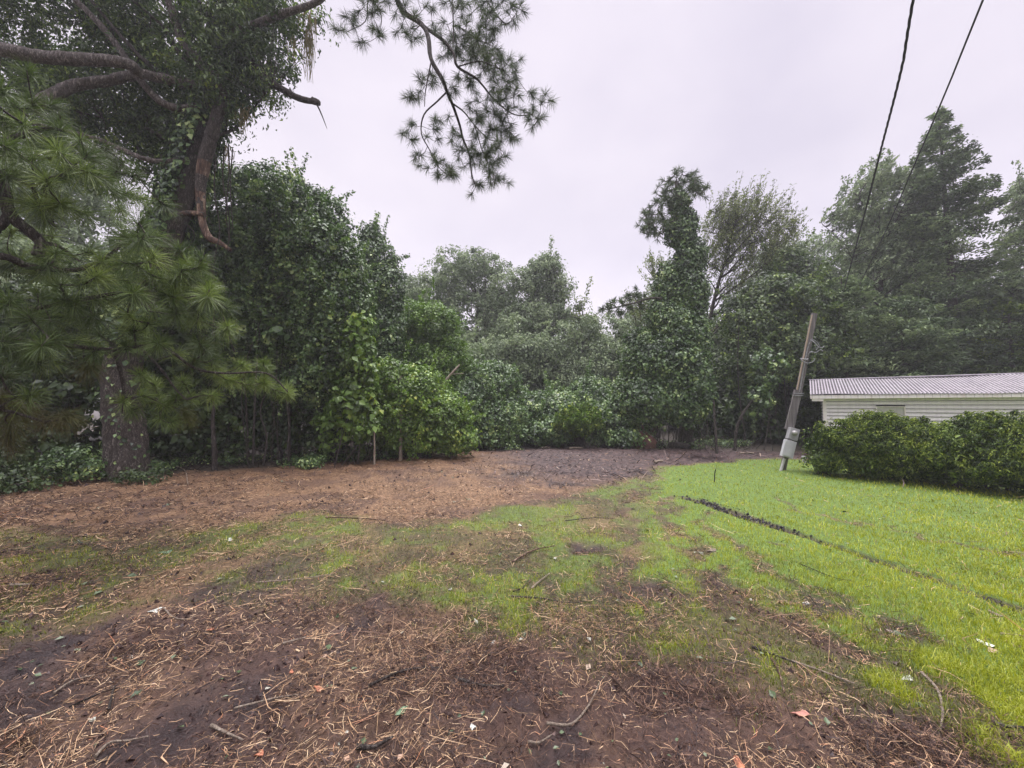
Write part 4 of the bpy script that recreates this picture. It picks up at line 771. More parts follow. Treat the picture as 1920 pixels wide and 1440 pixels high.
# dark understorey behind the lawn
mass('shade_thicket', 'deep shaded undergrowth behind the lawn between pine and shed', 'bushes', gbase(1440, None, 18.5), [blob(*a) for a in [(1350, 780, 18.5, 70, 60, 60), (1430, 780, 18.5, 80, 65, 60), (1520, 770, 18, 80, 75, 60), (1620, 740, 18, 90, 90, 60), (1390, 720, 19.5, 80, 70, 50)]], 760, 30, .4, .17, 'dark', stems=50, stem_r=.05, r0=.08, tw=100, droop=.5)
mass('shade_thicket', 'shaded conifer undergrowth behind the shed roof', 'bushes', gbase(1800, None, 19), [blob(*a) for a in [(1720, 650, 19.5, 110, 110, 60), (1840, 650, 19, 110, 120, 60), (1960, 650, 18, 110, 130, 60), (2060, 560, 19, 90, 150, 60)]], 900, 30, .45, .18, 'cedar', stems=20, stem_r=.06, r0=.1, tw=100, droop=.4)
for px, Y_, r_, lb in [(((1378, 846), (1380, 810), (1390, 780), (1408, 755), (1420, 742)), 14.6, .06, 'bent bare sapling curving right in the dark gap left of the pole'), (((1344, 862), (1343, 830), (1341, 800), (1338, 750)), 13.6, .055, 'thin grey straight trunk at the lawn edge right of the vine clad pine'),
                       (((402, 886), (402, 840), (399, 790), (402, 750)), 10.4, .07, 'straight pale post like trunk under the left thicket'), (((540, 870), (542, 800), (536, 740)), 11.2, .035, 'thin reddish sapling stem under the thicket left of the vine curtain'), (((493, 880), (500, 820), (488, 770), (505, 720)), 11, .03, 'wavy bare stem in the shade under the tall thicket'),
                       (((702, 868), (702, 820), (700, 780)), 11.0, .03, 'short pale stem at the foot of the hanging vine curtain'), (((640, 868), (668, 838), (690, 800)), 11, .02, 'slanting bare stem at the thicket foot near the vine curtain')]:
    pts = [at(u, v, Y_) for u, v in px]; pts[0] = base3(pts[0][:2]); mb = MB(); tube(mb, pts, r_, r_ * .5, 8, rough=.3); tag(mb.build('bare_sapling', M['palewood'] if 'short pale' in lb else M['barkgrey'], origin=pts[0]), lb, 'sapling')

# --- hazy wood behind: a few kinds, each then copied
def proto(label, Y_, u, blobs, mt, ncl, kind='wood_tree'):
    return mass(kind, label, 'tree', gbase(u, None, Y_), [blob(*a) for a in blobs], ncl, 60, .5, .15, mt, stems=2, r0=.2, run=8, droop=.3, shell=.2, tw=300, front=.3, K=14, asp=.55)
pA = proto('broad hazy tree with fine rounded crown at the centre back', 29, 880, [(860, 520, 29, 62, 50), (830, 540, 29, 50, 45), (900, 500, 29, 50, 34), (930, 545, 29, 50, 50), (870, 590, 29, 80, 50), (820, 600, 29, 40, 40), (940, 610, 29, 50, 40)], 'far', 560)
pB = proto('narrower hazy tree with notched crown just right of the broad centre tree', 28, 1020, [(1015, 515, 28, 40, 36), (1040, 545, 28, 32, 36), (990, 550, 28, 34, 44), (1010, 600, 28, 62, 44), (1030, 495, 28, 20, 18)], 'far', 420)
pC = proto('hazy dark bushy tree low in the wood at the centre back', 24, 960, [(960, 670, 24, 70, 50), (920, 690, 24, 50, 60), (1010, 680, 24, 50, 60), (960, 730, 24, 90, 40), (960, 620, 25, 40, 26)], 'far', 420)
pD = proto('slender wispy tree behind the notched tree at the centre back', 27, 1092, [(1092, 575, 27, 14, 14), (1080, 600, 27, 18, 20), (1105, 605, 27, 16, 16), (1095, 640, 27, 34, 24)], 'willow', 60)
lab = 'dark hazy tree standing in the dense wood behind the clearing'
def placed(p_, x, y_, s, lb, grp=None):
    c = copy_tree(p_, tuple(base3(np.array((x, y_)))), rs.rand() * 6.28, s, lb)
    if grp: c['group'] = grp
    return c
GW = 'look alike trees filling the wood behind'
for x, y_, s, p_ in [(5.2, 25, 1., pC), (8, 26, 1.05, pC), (-5, 26, 1.1, pC), (11, 27, 1.2, pC), (2.5, 31, 1.2, pC), (7, 33, .95, pC), (-1.5, 36, 1.0, pB), (12, 30, .95, pB), (16, 31, 1.1, pC), (19, 27, 1.2, pC), (22, 30, 1.1, pA), (26, 26, 1.1, pA), (16, 22.5, 1.15, pC), (20, 22, 1.2, pC), (24, 21, 1.3, pC),
                     (-9, 24, 1.0, pC), (-12, 21, 1.15, pC), (-16, 20, 1.2, pC), (-20, 18, 1.2, pC), (-14, 25, 1.0, pA), (-19, 24, 1.0, pA), (-8, 29, .85, pA), (-24, 20, 1.1, pA), (-14.5, 16.5, 1.0, pC), (-18, 14, 1.1, pC), (-11, 17, .9, pC), (-9, 19, .9, pC), (-21, 12, 1.2, pC), (-3.6, 21.5, .85, pC), (3, 24.5, .8, pC),
                     (0, 44, 1.2, pC), (6, 42, 1.3, pC), (12, 41, 1.3, pC), (-7, 42, 1.3, pC), (18, 40, 1.3, pC), (-14, 38, 1.4, pC), (26, 38, 1.4, pC), (34, 34, 1.4, pC)]:
    placed(p_, x, y_, s, lab, GW)

# ------------------------------------------------------------------ shed
def quad(mb, a, b, c, d, r=.5, m=0): mb.add([a, b, c, d], [[0, 1, 2, 3]], r, m)
def obox(mb, c, ax, ay, az, hx, hy, hz_, bev=0., r=.5, m=0):
    """box centred c with half sizes along unit axes; chamfered corners along az"""
    c = np.asarray(c, float); prof = []
    if bev: 
        for sx, sy in ((1, 1), (-1, 1), (-1, -1), (1, -1)):
            p, q = (sx * (hx - bev), sy * hy), (sx * hx, sy * (hy - bev))
            prof += [q, p] if sx * sy > 0 else [p, q]
    else: prof = [(hx, hy), (-hx, hy), (-hx, -hy), (hx, -hy)]
    n = len(prof); lo = [c + ax * x + ay * y_ - az * hz_ for x, y_ in prof]; hi = [c + ax * x + ay * y_ + az * hz_ for x, y_ in prof]
    V = lo + hi; j = np.arange(n); j2 = (j + 1) % n
    mb.add(V, np.stack([j, j2, j2 + n, j + n], -1), r, m); mb.add(hi, np.arange(n)[None, :], r, m); mb.add(lo, np.arange(n)[None, ::-1], r, m)
def paint(name, col, dirt=(.25, .22, .17), rough=.5, streak=True, amt=.5):
    m, t, b, o = mat(name); g = N(t, 'ShaderNodeNewGeometry'); mp = N(t, 'ShaderNodeMapping'); mp.inputs['Scale'].default_value = (6, 6, .7) if streak else (4, 4, 4); t.links.new(g.outputs['Position'], mp.inputs[0])
    nz = N(t, 'ShaderNodeTexNoise', i_Scale=2.0, i_Detail=8.0, i_Roughness=.7); t.links.new(mp.outputs[0], nz.inputs['Vector'])
    r = ramp(t, nz.outputs[0], [(.45, col), (.8, tuple(np.array(col) * (1 - amt) + np.array(dirt) * amt))]); t.links.new(r.outputs[0], b.inputs['Base Color']); b.inputs['Roughness'].default_value = rough
    return m
M['siding'] = paint('white_siding', (.88, .85, .84), amt=.25); M['trim'] = paint('white_trim', (.88, .84, .80), (.45, .25, .15), amt=.4); M['seam'] = flat_mat('lap_shadow_dirt', (.13, .12, .12), .8); M['panel'] = paint('grey_board', (.50, .49, .46)); 
m, t, b, o = mat('corrugated_sheet'); g = N(t, 'ShaderNodeNewGeometry'); mp = N(t, 'ShaderNodeMapping'); mp.inputs['Scale'].default_value = (3, 3, 3); t.links.new(g.outputs['Position'], mp.inputs[0])
nz = N(t, 'ShaderNodeTexNoise', i_Scale=1.5, i_Detail=9.0, i_Roughness=.75); t.links.new(mp.outputs[0], nz.inputs['Vector']); aa = N(t, 'ShaderNodeAttribute', attribute_name='rnd')
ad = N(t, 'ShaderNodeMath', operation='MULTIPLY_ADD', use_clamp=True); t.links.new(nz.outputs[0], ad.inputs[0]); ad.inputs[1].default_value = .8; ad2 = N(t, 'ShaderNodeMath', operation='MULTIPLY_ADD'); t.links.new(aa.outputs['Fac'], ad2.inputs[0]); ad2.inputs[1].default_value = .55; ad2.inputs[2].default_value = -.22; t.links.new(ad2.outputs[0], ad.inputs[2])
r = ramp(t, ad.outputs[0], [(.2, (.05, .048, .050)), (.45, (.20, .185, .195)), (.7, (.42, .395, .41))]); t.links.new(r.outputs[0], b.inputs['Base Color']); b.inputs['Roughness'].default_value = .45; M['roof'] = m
al = math.atan(560 / 740.); Dd = np.array((math.sin(al), math.cos(al), 0)); Rr = np.array((math.cos(al), -math.sin(al), 0)); Zz = np.array((0, 0, 1.))
C0 = at(1547, 780, 12.6); C0[2] = 0; C0[2] = float(hz(C0[:2])[0]) - .03
SL, SD = 8.5, 4.6                              # length and depth of the shed
RF = C0 - Rr * .36 - Dd * .30; ze = at(1518, 740, RF[1])[2]
RB = RF + Dd * (SD / 2 + .3); zr_ = at(1520, 714, RB[1])[2]
shed = empty('shed', C0, 'long low white sided shed with a corrugated grey roof behind the hedge', 'shed')
wt = ze - .10
def lap_wall(mb, P0, dx, nrm, L, z0, z1, hole=None, top=None):
    z = z0; e = .112
    while z < z1 - .001:
        zz = min(z + e, z1); segs = [(0, L)]
        if hole and zz > hole[2] + .001 and z < hole[3] - .001: segs = [(0, hole[0]), (hole[1], L)]
        for a, b_ in segs:
            A = P0 + dx * a; Bq = P0 + dx * b_; o1 = nrm * .030; o2 = nrm * .003
            quad(mb, A + Zz * z + o1, Bq + Zz * z + o1, Bq + Zz * zz + o2, A + Zz * zz + o2); quad(mb, A + Zz * z + o1 * .1, Bq + Zz * z + o1 * .1, Bq + Zz * z + o1, A + Zz * z + o1, m=1); quad(mb, A + Zz * (z + .0005) + o1 * 1.03, Bq + Zz * (z + .0005) + o1 * 1.03, Bq + Zz * (z + .013) + o1 * .93, A + Zz * (z + .013) + o1 * .93, m=1)  # dark strips paint in the lap's shadow line along with its dirt
        z = zz
ku = lambda u: (u - 960) / FPX
def along(u): return (ku(u) * C0[1] - C0[0]) / (Rr[0] - ku(u) * Rr[1])
wa, wb = along(1641), along(1696); wc = C0 + Rr * (wa + wb) / 2; wz1 = at(1668, 762, wc[1])[2]; wz0 = wz1 - .85
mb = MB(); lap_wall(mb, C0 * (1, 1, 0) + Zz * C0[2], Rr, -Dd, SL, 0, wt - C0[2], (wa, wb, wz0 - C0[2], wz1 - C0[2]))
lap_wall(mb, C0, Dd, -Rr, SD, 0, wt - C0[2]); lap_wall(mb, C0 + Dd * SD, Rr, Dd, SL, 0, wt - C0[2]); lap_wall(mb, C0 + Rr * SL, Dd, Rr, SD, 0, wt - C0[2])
for s_ in (0, SL):                              # gable triangles
    a = C0 + Rr * s_; a = a * (1, 1, 0) + Zz * wt; b_ = a + Dd * SD; c_ = a + Dd * SD / 2 + Zz * (zr_ - ze - .02); mb.add([a, b_, c_], [[0, 1, 2]])
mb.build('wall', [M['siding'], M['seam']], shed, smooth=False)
for p_ in (C0, C0 + Rr * SL): mb = MB(); obox(mb, p_ - Dd * .006 + Zz * (wt - C0[2]) / 2, Rr, Dd, Zz, .045, .045, (wt - C0[2]) / 2); mb.build('corner_board', M['trim'], shed, smooth=False)
fr = MB(); wcc = wc * (1, 1, 0) + Zz * (wz0 + wz1) / 2; hw = (wb - wa) / 2; hh = (wz1 - wz0) / 2
for sx in (-1, 1): obox(fr, wcc + Rr * sx * (hw - .012) - Dd * .015, Rr, Dd, Zz, .012, .03, hh)
for sz in (-1, 1): obox(fr, wcc + Zz * sz * (hh - .012) - Dd * .016, Rr, Dd, Zz, hw - .025, .03, .012)
win = fr.build('window', M['trim'], shed, smooth=False)
pn = MB(); obox(pn, wcc + Dd * .012 , Rr, Dd, Zz, hw - .024, .012, hh - .024); WL[win.name] = WL[shed.name]; pn.build('board_panel', M['panel'], win, smooth=False)
def roof_slope(mb, start, down, ztop, zbot, L, sgn):
    pitch = .078; n = int(L / pitch * 10); rows = 9; V = []; R_ = []
    for q in range(rows + 1):
        f = q / rows; lapz = .010 if f > .5 else 0
        s_ = np.linspace(0, L, n + 1); ph = s_ / pitch * 2 * math.pi
        x = start[None] + Rr * s_[:, None] + down * f
        sag = .014 * np.sin(s_ * 1.1 + 1) + .008 * np.sin(s_ * 2.9) + .012 * (f < .05) * np.sin(s_ * 1.7)
        z = ztop + (zbot - ztop) * f + .013 * np.sin(ph) + sag - lapz
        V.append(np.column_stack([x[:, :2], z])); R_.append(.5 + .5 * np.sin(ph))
    V = np.concatenate(V); i = (np.arange(rows)[:, None] * (n + 1) + np.arange(n)[None]).ravel(); F = np.stack([i, i + 1, i + n + 2, i + n + 1], -1)
    mb.add(V, F, np.concatenate(R_)); V2 = V.copy(); V2[:, 2] -= .006; mb.add(V2, F[:, ::-1], .1)
    e = np.arange(n) + rows * (n + 1); k_ = len(V); mb.add(np.vstack([V, V2]), np.stack([e, e + 1, e + 1 + k_, e + k_], -1), .1)
mb = MB(); RL = SL + .7; rdg = RF + Dd * (SD / 2 + .3)
roof_slope(mb, rdg, -Dd * (SD / 2 + .3), zr_, ze, RL, 1); roof_slope(mb, rdg, Dd * (SD / 2 + .3), zr_ + .003, ze, RL, -1)
rf_o = mb.build('roof', M['roof'], shed)
mb = MB(); obox(mb, RF * (1, 1, 0) + Rr * RL / 2 + Dd * .035 + Zz * (ze - .075), Rr, Dd, Zz, RL / 2, .012, .055)
for k_ in range(34): obox(mb, RF * (1, 1, 0) + Rr * (.05 + k_ * .156 + rs.rand() * .02) + Dd * .030 + Zz * (ze - .075), Rr, Dd, Zz, .004, .012, .056, m=1)
mb.build('fascia', [M['trim'], M['panel']], shed, smooth=False)
mb = MB(); obox(mb, RF * (1, 1, 0) + Rr * RL / 2 + Dd * .18 + Zz * (ze - .125), Rr, Dd, Zz, RL / 2 - .002, .13, .008)
obox(mb, RF * (1, 1, 0) + Rr * .19 + Dd * .10 + Zz * (ze - .17), Rr, Dd, Zz, .15, .05, .038); mb.build('soffit', M['trim'], shed, smooth=False)
mb = MB()
for sg in (-1, 1):                             # barge boards on the left gable
    e0 = rdg * (1, 1, 0) + Zz * (zr_ - .05) + Rr * .02; e1 = rdg * (1, 1, 0) + Dd * sg * (SD / 2 + .26) + Zz * (ze - .05) + Rr * .02; a_ = unit(e1 - e0); obox(mb, (e0 + e1) / 2, Rr, np.cross(a_, Rr), a_, .012, .05, np.linalg.norm(e1 - e0) / 2)
mb.build('barge_board', M['trim'], shed, smooth=False)
mb = MB(); tube(mb, [rdg * (1, 1, 0) + Zz * (zr_ + .022) + Rr * s_ for s_ in np.linspace(-.02, RL, 9)], .035, .035, 8, k=1); mb.build('ridge_cap', M['roof'], shed)

# hedge in front of it
hb = []; hb2 = []; a_ = at(1604, 800, 9.4); b_ = at(1990, 800, 7.1)
for f in np.linspace(0, 1.25, 12):
    c = a_ * (1 - f) + b_ * f; c = c + np.array((rs.normal() * .08, rs.normal() * .12, 0)); hgt_ = 1.27 - (.25 if f < .02 else 0) + .11 * rs.normal()
    hb.append((np.array((c[0], c[1], hgt_ * .50)), np.array((.66, .85, hgt_ * .52))))
for u, v, q in [(1575, 800, .30), (1605, 790, .30), (1730, 786, .30), (1775, 800, .28), (1812, 784, .30), (1855, 790, .34), (1900, 798, .3), (1950, 790, .34)]:
    Yq = 9.35 - (u - 1560) / 430 * 2.3; c = at(u, v, Yq); hb2.append((np.array((c[0], c[1], c[2] - q * .8 - .09)), np.array((q, q, q * .8)))); hb2.append((np.array((c[0], c[1], c[2] - q * .8 - .09)), np.array((q, q, q * .8))))
c = at(1549, 820, 9.6); hb.append((np.array((c[0], c[1], .72)), np.array((.42, .55, .42))))
for _ in range(150):
    b0 = hb[rs.randint(len(hb))]; d = rsphere(1)[0]; d[2] = abs(d[2]) * 1.2 - .3; d[1] = -abs(d[1]); hb2.append((b0[0] + unit(d) * b0[1] * .92, np.array((.27, .27, .20)) * (.6 + .8 * rs.rand())))
hedge = empty('hedge', base3((a_ * .5 + b_ * .5)[:2]), 'dense dark green juniper hedge in front of the white shed', 'hedge')
c = at(1524, 850, 9.5); hb.append((np.array((c[0] + .25, c[1], .38)), np.array((.40, .5, .36))))
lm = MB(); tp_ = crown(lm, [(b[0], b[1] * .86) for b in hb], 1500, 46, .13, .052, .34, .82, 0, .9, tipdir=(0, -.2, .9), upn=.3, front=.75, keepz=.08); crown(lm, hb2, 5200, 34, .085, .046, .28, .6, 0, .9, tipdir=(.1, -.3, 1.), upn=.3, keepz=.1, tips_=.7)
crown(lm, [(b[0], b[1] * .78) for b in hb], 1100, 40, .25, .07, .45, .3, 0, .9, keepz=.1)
for u, v in [(1600, 783), (1612, 790), (1590, 790), (1690, 790), (1730, 780), (1738, 786), (1722, 790), (1770, 790), (1812, 772), (1818, 784), (1800, 790), (1828, 792), (1855, 784), (1875, 782), (1885, 790), (1900, 796), (1915, 785), (1640, 796), (1705, 794)]:
    Yq = 9.4 - (u - 1560) / 430 * 2.3; tpq = at(u, v, Yq); n_ = 130; f = rs.rand(n_); q = tpq - np.array((0, 0, 1.)) * (f * .34)[:, None] + rs.normal(size=(n_, 3)) * (.012 + .075 * f)[:, None]
    leaves(lm, q, rs.normal(size=q.shape), .065, .34, 0, tipdir=(0, 0, 1.4))
lm.build('foliage', M['hedge'], hedge); tm = MB()
for _ in range(60):
    b0 = hb[rs.randint(len(hb))]; s = base3(b0[0][:2] + rs.normal(size=2) * .12); e = b0[0] + rs.normal(size=3) * b0[1] * .5; e[2] = min(abs(e[2]), .95); tube(tm, [s, (s + e) / 2 + (0, 0, .1), e], .022, .008, 5, k=3)
tm.build('stem', M['barkgrey'], hedge)

# ------------------------------------------------------------------ leaning service pole
def wood_mat(name, c0, c1):
    m, t, b, o = mat(name); g = N(t, 'ShaderNodeTexCoord'); mp = N(t, 'ShaderNodeMapping'); mp.inputs['Scale'].default_value = (28, 28, 1.6); mp.inputs['Rotation'].default_value = (0, -.2, 0); t.links.new(g.outputs['Object'], mp.inputs[0])
    nz = N(t, 'ShaderNodeTexNoise', i_Scale=1.0, i_Detail=8.0, i_Roughness=.7); t.links.new(mp.outputs[0], nz.inputs['Vector']); r = ramp(t, nz.outputs[0], [(.3, c0), (.7, c1)]); t.links.new(r.outputs[0], b.inputs['Base Color']); b.inputs['Roughness'].default_value = .8
    bp = N(t, 'ShaderNodeBump', i_Strength=.5, i_Distance=.01); t.links.new(nz.outputs[0], bp.inputs['Height']); t.links.new(bp.outputs[0], b.inputs['Normal']); return m
M['polewood'] = wood_mat('weathered_pole_wood', (.035, .033, .032), (.20, .185, .175)); M['edgewood'] = wood_mat('bare_yellow_wood', (.20, .15, .10), (.42, .35, .26))
M['metal'] = flat_mat('grey_metal_box', (.34, .34, .345), .45, .15, 5); M['boxpaint'] = flat_mat('pale_grey_box', (.48, .49, .50), .4, .12, 4); M['pvc'] = flat_mat('grey_conduit', (.45, .45, .44), .4, .15)
M['wire'] = flat_mat('black_cable', (.02, .02, .022), .5); M['wiregrey'] = flat_mat('grey_wire', (.25, .26, .26), .5)
m, t, b, o = mat('meter_glass'); b.inputs['Base Color'].default_value = (.30, .30, .27, 1); b.inputs['Roughness'].default_value = .08; M['glass'] = m
p0 = gp(1470, 882); PB_ = base3(p0); YP = PB_[1]
def pp_(u, v, off=0.): return at(u, v, YP - off)
A_ = unit(at(1527, 588, YP) - at(1471, 882, YP)); Dn = np.array((0, 1., 0)); W_ = unit(np.cross(Dn, A_)) * 1.0
if W_[0] < 0: W_ = -W_
px1 = YP / FPX
pole = empty('service_pole', PB_, 'leaning wooden service pole with electric meter and grey boxes at the lawn edge', 'pole')
def seg(u0, v0, u1, v1, wd, th, off, m_, name, bev=.008, par=None):
    a = pp_(u0, v0, off); b_ = pp_(u1, v1, off); ax = unit(b_ - a); wx = unit(np.cross(Dn, ax)); wx = wx if wx[0] > 0 else -wx
    mb = MB(); obox(mb, (a + b_) / 2, wx, np.cross(ax, wx), ax, wd / 2, th / 2, np.linalg.norm(b_ - a) / 2, bev); o_ = mb.build(name, m_, par or pole, smooth=False); WL[o_.name] = WL[pole.name]; return o_
seg(1466, 890, 1527, 588, .115, .09, 0, M['polewood'], 'post')
seg(1493, 738, 1522.6, 591, .026, .03, .072, M['edgewood'], 'batten', .003)
seg(1478.5, 806, 1496.5, 732, .20, .045, .085, M['polewood'], 'mounting_board', .004)
for f, nm in ((0, 'a'), (1, 'b')): seg(1487.0 + f * .8, 742 - f * 4, 1506 + f * .8, 741.6 - f * 4, .02, .02, .12, M['wiregrey'], 'strap', .002)
mbx = seg(1483.5, 824, 1489, 803, .235, .12, .16, M['metal'], 'meter_box', .004)
bbx = seg(1474, 857, 1482, 826, .26, .12, .17, M['boxpaint'], 'breaker_box', .004)
seg(1474.6, 855, 1481.5, 828, .225, .01, .247, M['boxpaint'], 'box_door', .004, bbx)
cm = pp_(1489, 812, .235); mb = MB(); ang = np.arange(20) * 2 * math.pi / 20; rings = [(.066, .0), (.066, -.02), (.055, -.022), (.055, -.06), (.042, -.075), (.0, -.08)]
V = []; 
for r_, y_ in rings: V += [cm + W_ * r_ * math.cos(a) + A_ * r_ * math.sin(a) + Dn * y_ for a in ang]
F = [[q * 20 + j, q * 20 + (j + 1) % 20, (q + 1) * 20 + (j + 1) % 20, (q + 1) * 20 + j] for q in range(5) for j in range(20)]
mb.add(V, F); mb.build('meter', M['glass'], mbx)
mb = MB(); tube(mb, [pp_(1463.5, 884, .12), pp_(1471, 860, .12)], .034, .034, 10, k=1); mb.build('conduit', M['pvc'], pole)
mb = MB(); tube(mb, [pp_(1499, 735, .10), pp_(1507, 690, .09), pp_(1514, 655, .09), pp_(1520, 640, .1), pp_(1526, 641, .2), pp_(1534, 650, .25), pp_(1541, 652, .3), pp_(1545, 649, .3)], .012, .010, 6); tube(mb, [pp_(1514, 668, .09), pp_(1520, 660, .15), pp_(1530, 661, .2), pp_(1538, 656, .25), pp_(1543, 658, .3)], .014, .010, 6)
tube(mb, [pp_(1500, 672, .1), pp_(1506, 678, .14), pp_(1516, 681, .16), pp_(1526, 677, .2), pp_(1528, 672, .2)], .013, .010, 6); tube(mb, [pp_(1519, 640, .1), pp_(1522, 636, .12), pp_(1530, 640, .15), pp_(1536, 648, .2), pp_(1530, 656, .2)], .009, .008, 5)
mb.build('loose_wire', M['wiregrey'], pole)
mb = MB(); tube(mb, [pp_(1501, 672, .1), pp_(1510, 674, .12), pp_(1515, 673, .1)], .016, .016, 7); mb.build('clamp', M['metal'], pole)
# overhead cables
def cable(name, pts, r, lb, tw):
    P_ = smooth_line(pts, 40); mb = MB()
    if tw:
        s_ = np.concatenate([[0], np.cumsum(np.linalg.norm(np.diff(P_, axis=0), axis=1))]); S = np.arange(0, s_[-1], .07); Q = np.stack([np.interp(S, s_, P_[:, k_]) for k_ in range(3)], -1)
        T_ = unit(np.gradient(Q, axis=0)); A1 = unit(np.cross(T_, (0, 0, 1.))); B1 = np.cross(T_, A1)
        for k_ in range(3):
            ph = S / .55 * 2 * math.pi + k_ * 2.094; tube(mb, Q + A1 * (np.cos(ph) * r * .9)[:, None] + B1 * (np.sin(ph) * r * .9)[:, None], r * .8, r * .8, 6, k=1)
    else: tube(mb, P_, r, r, 7, k=1)
    o = mb.build(name, M['wire'], origin=P_[len(P_) // 2]); return tag(o, lb, 'cable')
def wl(pts): return [at(u, v, y) for u, v, y in pts]
w1 = wl([(1712, 0, 4.75), (1690, 130, 5.6), (1650, 287, 7.3), (1612, 435, 10.3), (1574, 575, 19.0)]); w1 = [w1[0] + (w1[0] - w1[1]) * 6] + w1
w2 = wl([(1843, 0, 4.75), (1775, 168, 6.0), (1712, 315, 7.8), (1655, 445, 10.8), (1598, 562, 18.6)]); w2 = [w2[0] + (w2[0] - w2[1]) * 6] + w2
cable('power_cable', w1, .011, 'thick twisted black cable crossing the sky, left of the two', True); cable('power_cable', w2, .012, 'thinner smooth black cable crossing the sky, right of the two', False)

# ------------------------------------------------------------------ stump, logs, stake at the far edge
def lumpy(c, R, mt, name, lb, cat, seed=0, m2=None, rot=0):
    n, k_ = 28, 16; V = []
    for i_ in range(k_ + 1):
        for j_ in range(n):
            a = j_ / n * 6.283; q = i_ / k_ * math.pi; V.append((math.sin(q) * math.cos(a), math.sin(q) * math.sin(a), math.cos(q)))
    V = np.array(V); nz = fbm(V + seed, 1.8, seed, 4); V = V * (1 + (nz - .5) * .9)[:, None] * np.array(R); cr_, sr_ = math.cos(rot), math.sin(rot); V = V @ np.array([[cr_, sr_, 0], [-sr_, cr_, 0], [0, 0, 1]]) + c
    F = [[i_ * n + j_, i_ * n + (j_ + 1) % n, (i_ + 1) * n + (j_ + 1) % n, (i_ + 1) * n + j_] for i_ in range(k_) for j_ in range(n)]
    mb = MB(); mb.add(V, F); o = mb.build(name, [mt] + ([m2] if m2 else []), origin=c)
    if m2:
        for pg in o.data.polygons:
            if pg.normal[1] < -.55 and pg.center[0] > -R[0] * .1 and pg.normal[2] < .6: pg.material_index = 1
    return tag(o, lb, cat)
M['redroot'] = flat_mat('torn_red_root', (.15, .075, .06), .8, .6, 8); M['cutwood'] = flat_mat('fresh_cut_wood', (.5, .34, .27), .7, .4, 10)
c = gbase(1208, 842); lumpy(c + (0, 0, .2), (.46, .3, .42), M['redroot'], 'torn_stump', 'torn reddish stump with a pale cut face under the vine clad pine', 'stump', 3, M['cutwood'])
mb = MB()
for u, v0_ in ((1196, 800), (1205, 790), (1220, 812), (1188, 815), (1230, 800), (1200, 780)): 
    s = c + (rs.normal() * .12, 0, .2); e = at(u, v0_, c[1]); tube(mb, [s, (s + e) / 2 + rs.normal(size=3) * .08, e], .05, .012, 6, rough=.4)
tag(mb.build('root_tangle', M['redroot'], origin=c), 'red splintered roots standing up from the torn stump', 'roots')
c = gbase(1268, 842); mb = MB(); tube(mb, [c + (-.25, .1, .12), c + (.0, 0, .14), c + (.45, -.05, .10)], .12, .10, 12, rough=.4); tag(mb.build('log', M['barkgrey'], origin=c), 'short grey log lying by the trunk of the vine clad pine', 'log')
for u, v, L_, mt, lb in ((1080, 843, .5, 'palewood', 'pale wood chunk at the far edge under the ferny bush'), (1024, 840, .35, 'palewood', 'white wood scrap at the foot of the low pale vine mound'), (1235, 868, .3, 'palewood', 'cream chip where the lawn meets the dark debris'), (1310, 838, .6, 'peeled', 'orange splintered log at the dark edge right of the vine clad pine'), (1400, 851, .5, 'palewood', 'pale splinter on the dark strip behind the lawn')):
    c = gbase(u, v); mb = MB(); a = rs.rand() * 1.2 - .6; tube(mb, [c + (-L_ / 2, -a * .2, .05), c + (0, 0, .07), c + (L_ / 2, a * .2, .06)], .04, .025, 7, rough=.5); tag(mb.build('log', M[mt], origin=c), lb, 'log')
c = gbase(1339, 903); mb = MB(); tube(mb, [c - (0, 0, .05), at(1340, 890, c[1]), at(1342, 880, c[1])], .012, .010, 6); tag(mb.build('stake', M['twig'], origin=c), 'thin dark stake upright in the lawn near the rut', 'stake')
c = gbase(1508, 868); mb = MB(); tube(mb, [c, c + (0, 0, .18)], .05, .05, 12, k=1); tube(mb, [c + (0, 0, .18), c + (0, 0, .21)], .065, .065, 12, k=1); tag(mb.build('pipe_stub', M['pvc'], origin=c), 'small white capped pipe behind the left end of the hedge', 'pipe')
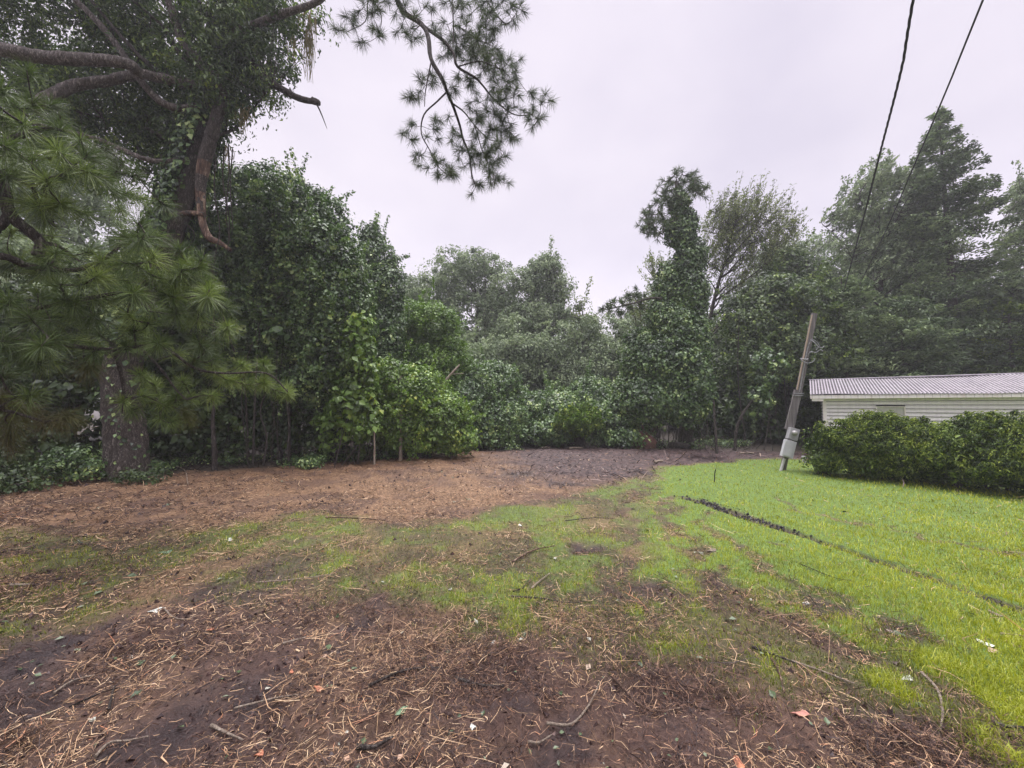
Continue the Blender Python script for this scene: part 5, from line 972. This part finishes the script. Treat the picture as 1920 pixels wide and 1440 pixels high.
# dead brush along the foot of the thickets
mb = MB(); n = 620
for i_ in range(n):
    u = rs.choice([330 + rs.rand() * 520, 860 + rs.rand() * 560], p=[.6, .4]); Y_ = (10.2 + (u - 400) * .0055 if u < 860 else 14.6) + rs.rand() * 1.8; s = base3(at(u, 850, Y_)[:2]); L_ = .25 + rs.rand() ** 2 * 1.0
    d = rsphere(1)[0]; d[2] = abs(d[2]) * .8 + .1; e = s + d * L_; tube(mb, [s, (s + e) / 2 + rs.normal(size=3) * .06, e], .008 + .006 * rs.rand(), .004, 4, k=3, rn=rs.rand())
tag(mb.build('dead_brush', M['twig']), 'tangle of bare dead twigs along the foot of the thickets', 'brush', kind='stuff')
# low weeds along the edges
mb = MB(); n = 5200; u = rs.rand(n) * 1500 - 100; Yw = np.where(u < 860, 9.7 + np.clip(u - 300, 0, 999) * .0058, 14.3 + 2.2 * noise(np.column_stack([u / 60, u * 0]), 1, 91) + .5 * rs.rand(n)) + rs.rand(n) ** 1.5 * 2.0; Pw = np.stack([(u - 960) / FPX * Yw, Yw], -1); Pw = Pw[noise(Pw, 1.3, 71) > .48]; k_ = np.repeat(np.arange(len(Pw)), 8)
q = np.column_stack([Pw[k_] + rs.normal(size=(len(k_), 2)) * .09, hz(Pw)[k_] + rs.rand(len(k_)) * .22]); leaves(mb, q, rs.normal(size=q.shape) * .6 + (0, -.2, 1), .062, .6, 0); tag(mb.build('ground_weeds', M['vine']), 'low leafy weeds along the foot of the thickets', 'weeds', kind='stuff')

# ------------------------------------------------------------------ rain haze
mb = MB(); obox(mb, (0, 0, 10.0), np.array((1., 0, 0)), np.array((0, 1., 0)), Zz, 420, 420, 12.5)
m = bpy.data.materials.new('rain_haze'); m.use_nodes = True; t = m.node_tree; t.nodes.remove(t.nodes['Principled BSDF']); pv = N(t, 'ShaderNodeVolumePrincipled'); pv.inputs['Color'].default_value = (.70, .71, .74, 1); pv.inputs['Density'].default_value = .0023; pv.inputs['Anisotropy'].default_value = .2
t.links.new(pv.outputs[0], t.nodes['Material Output'].inputs['Volume']); hzb = mb.build('haze', m, smooth=False); tag(hzb, kind='stuff')
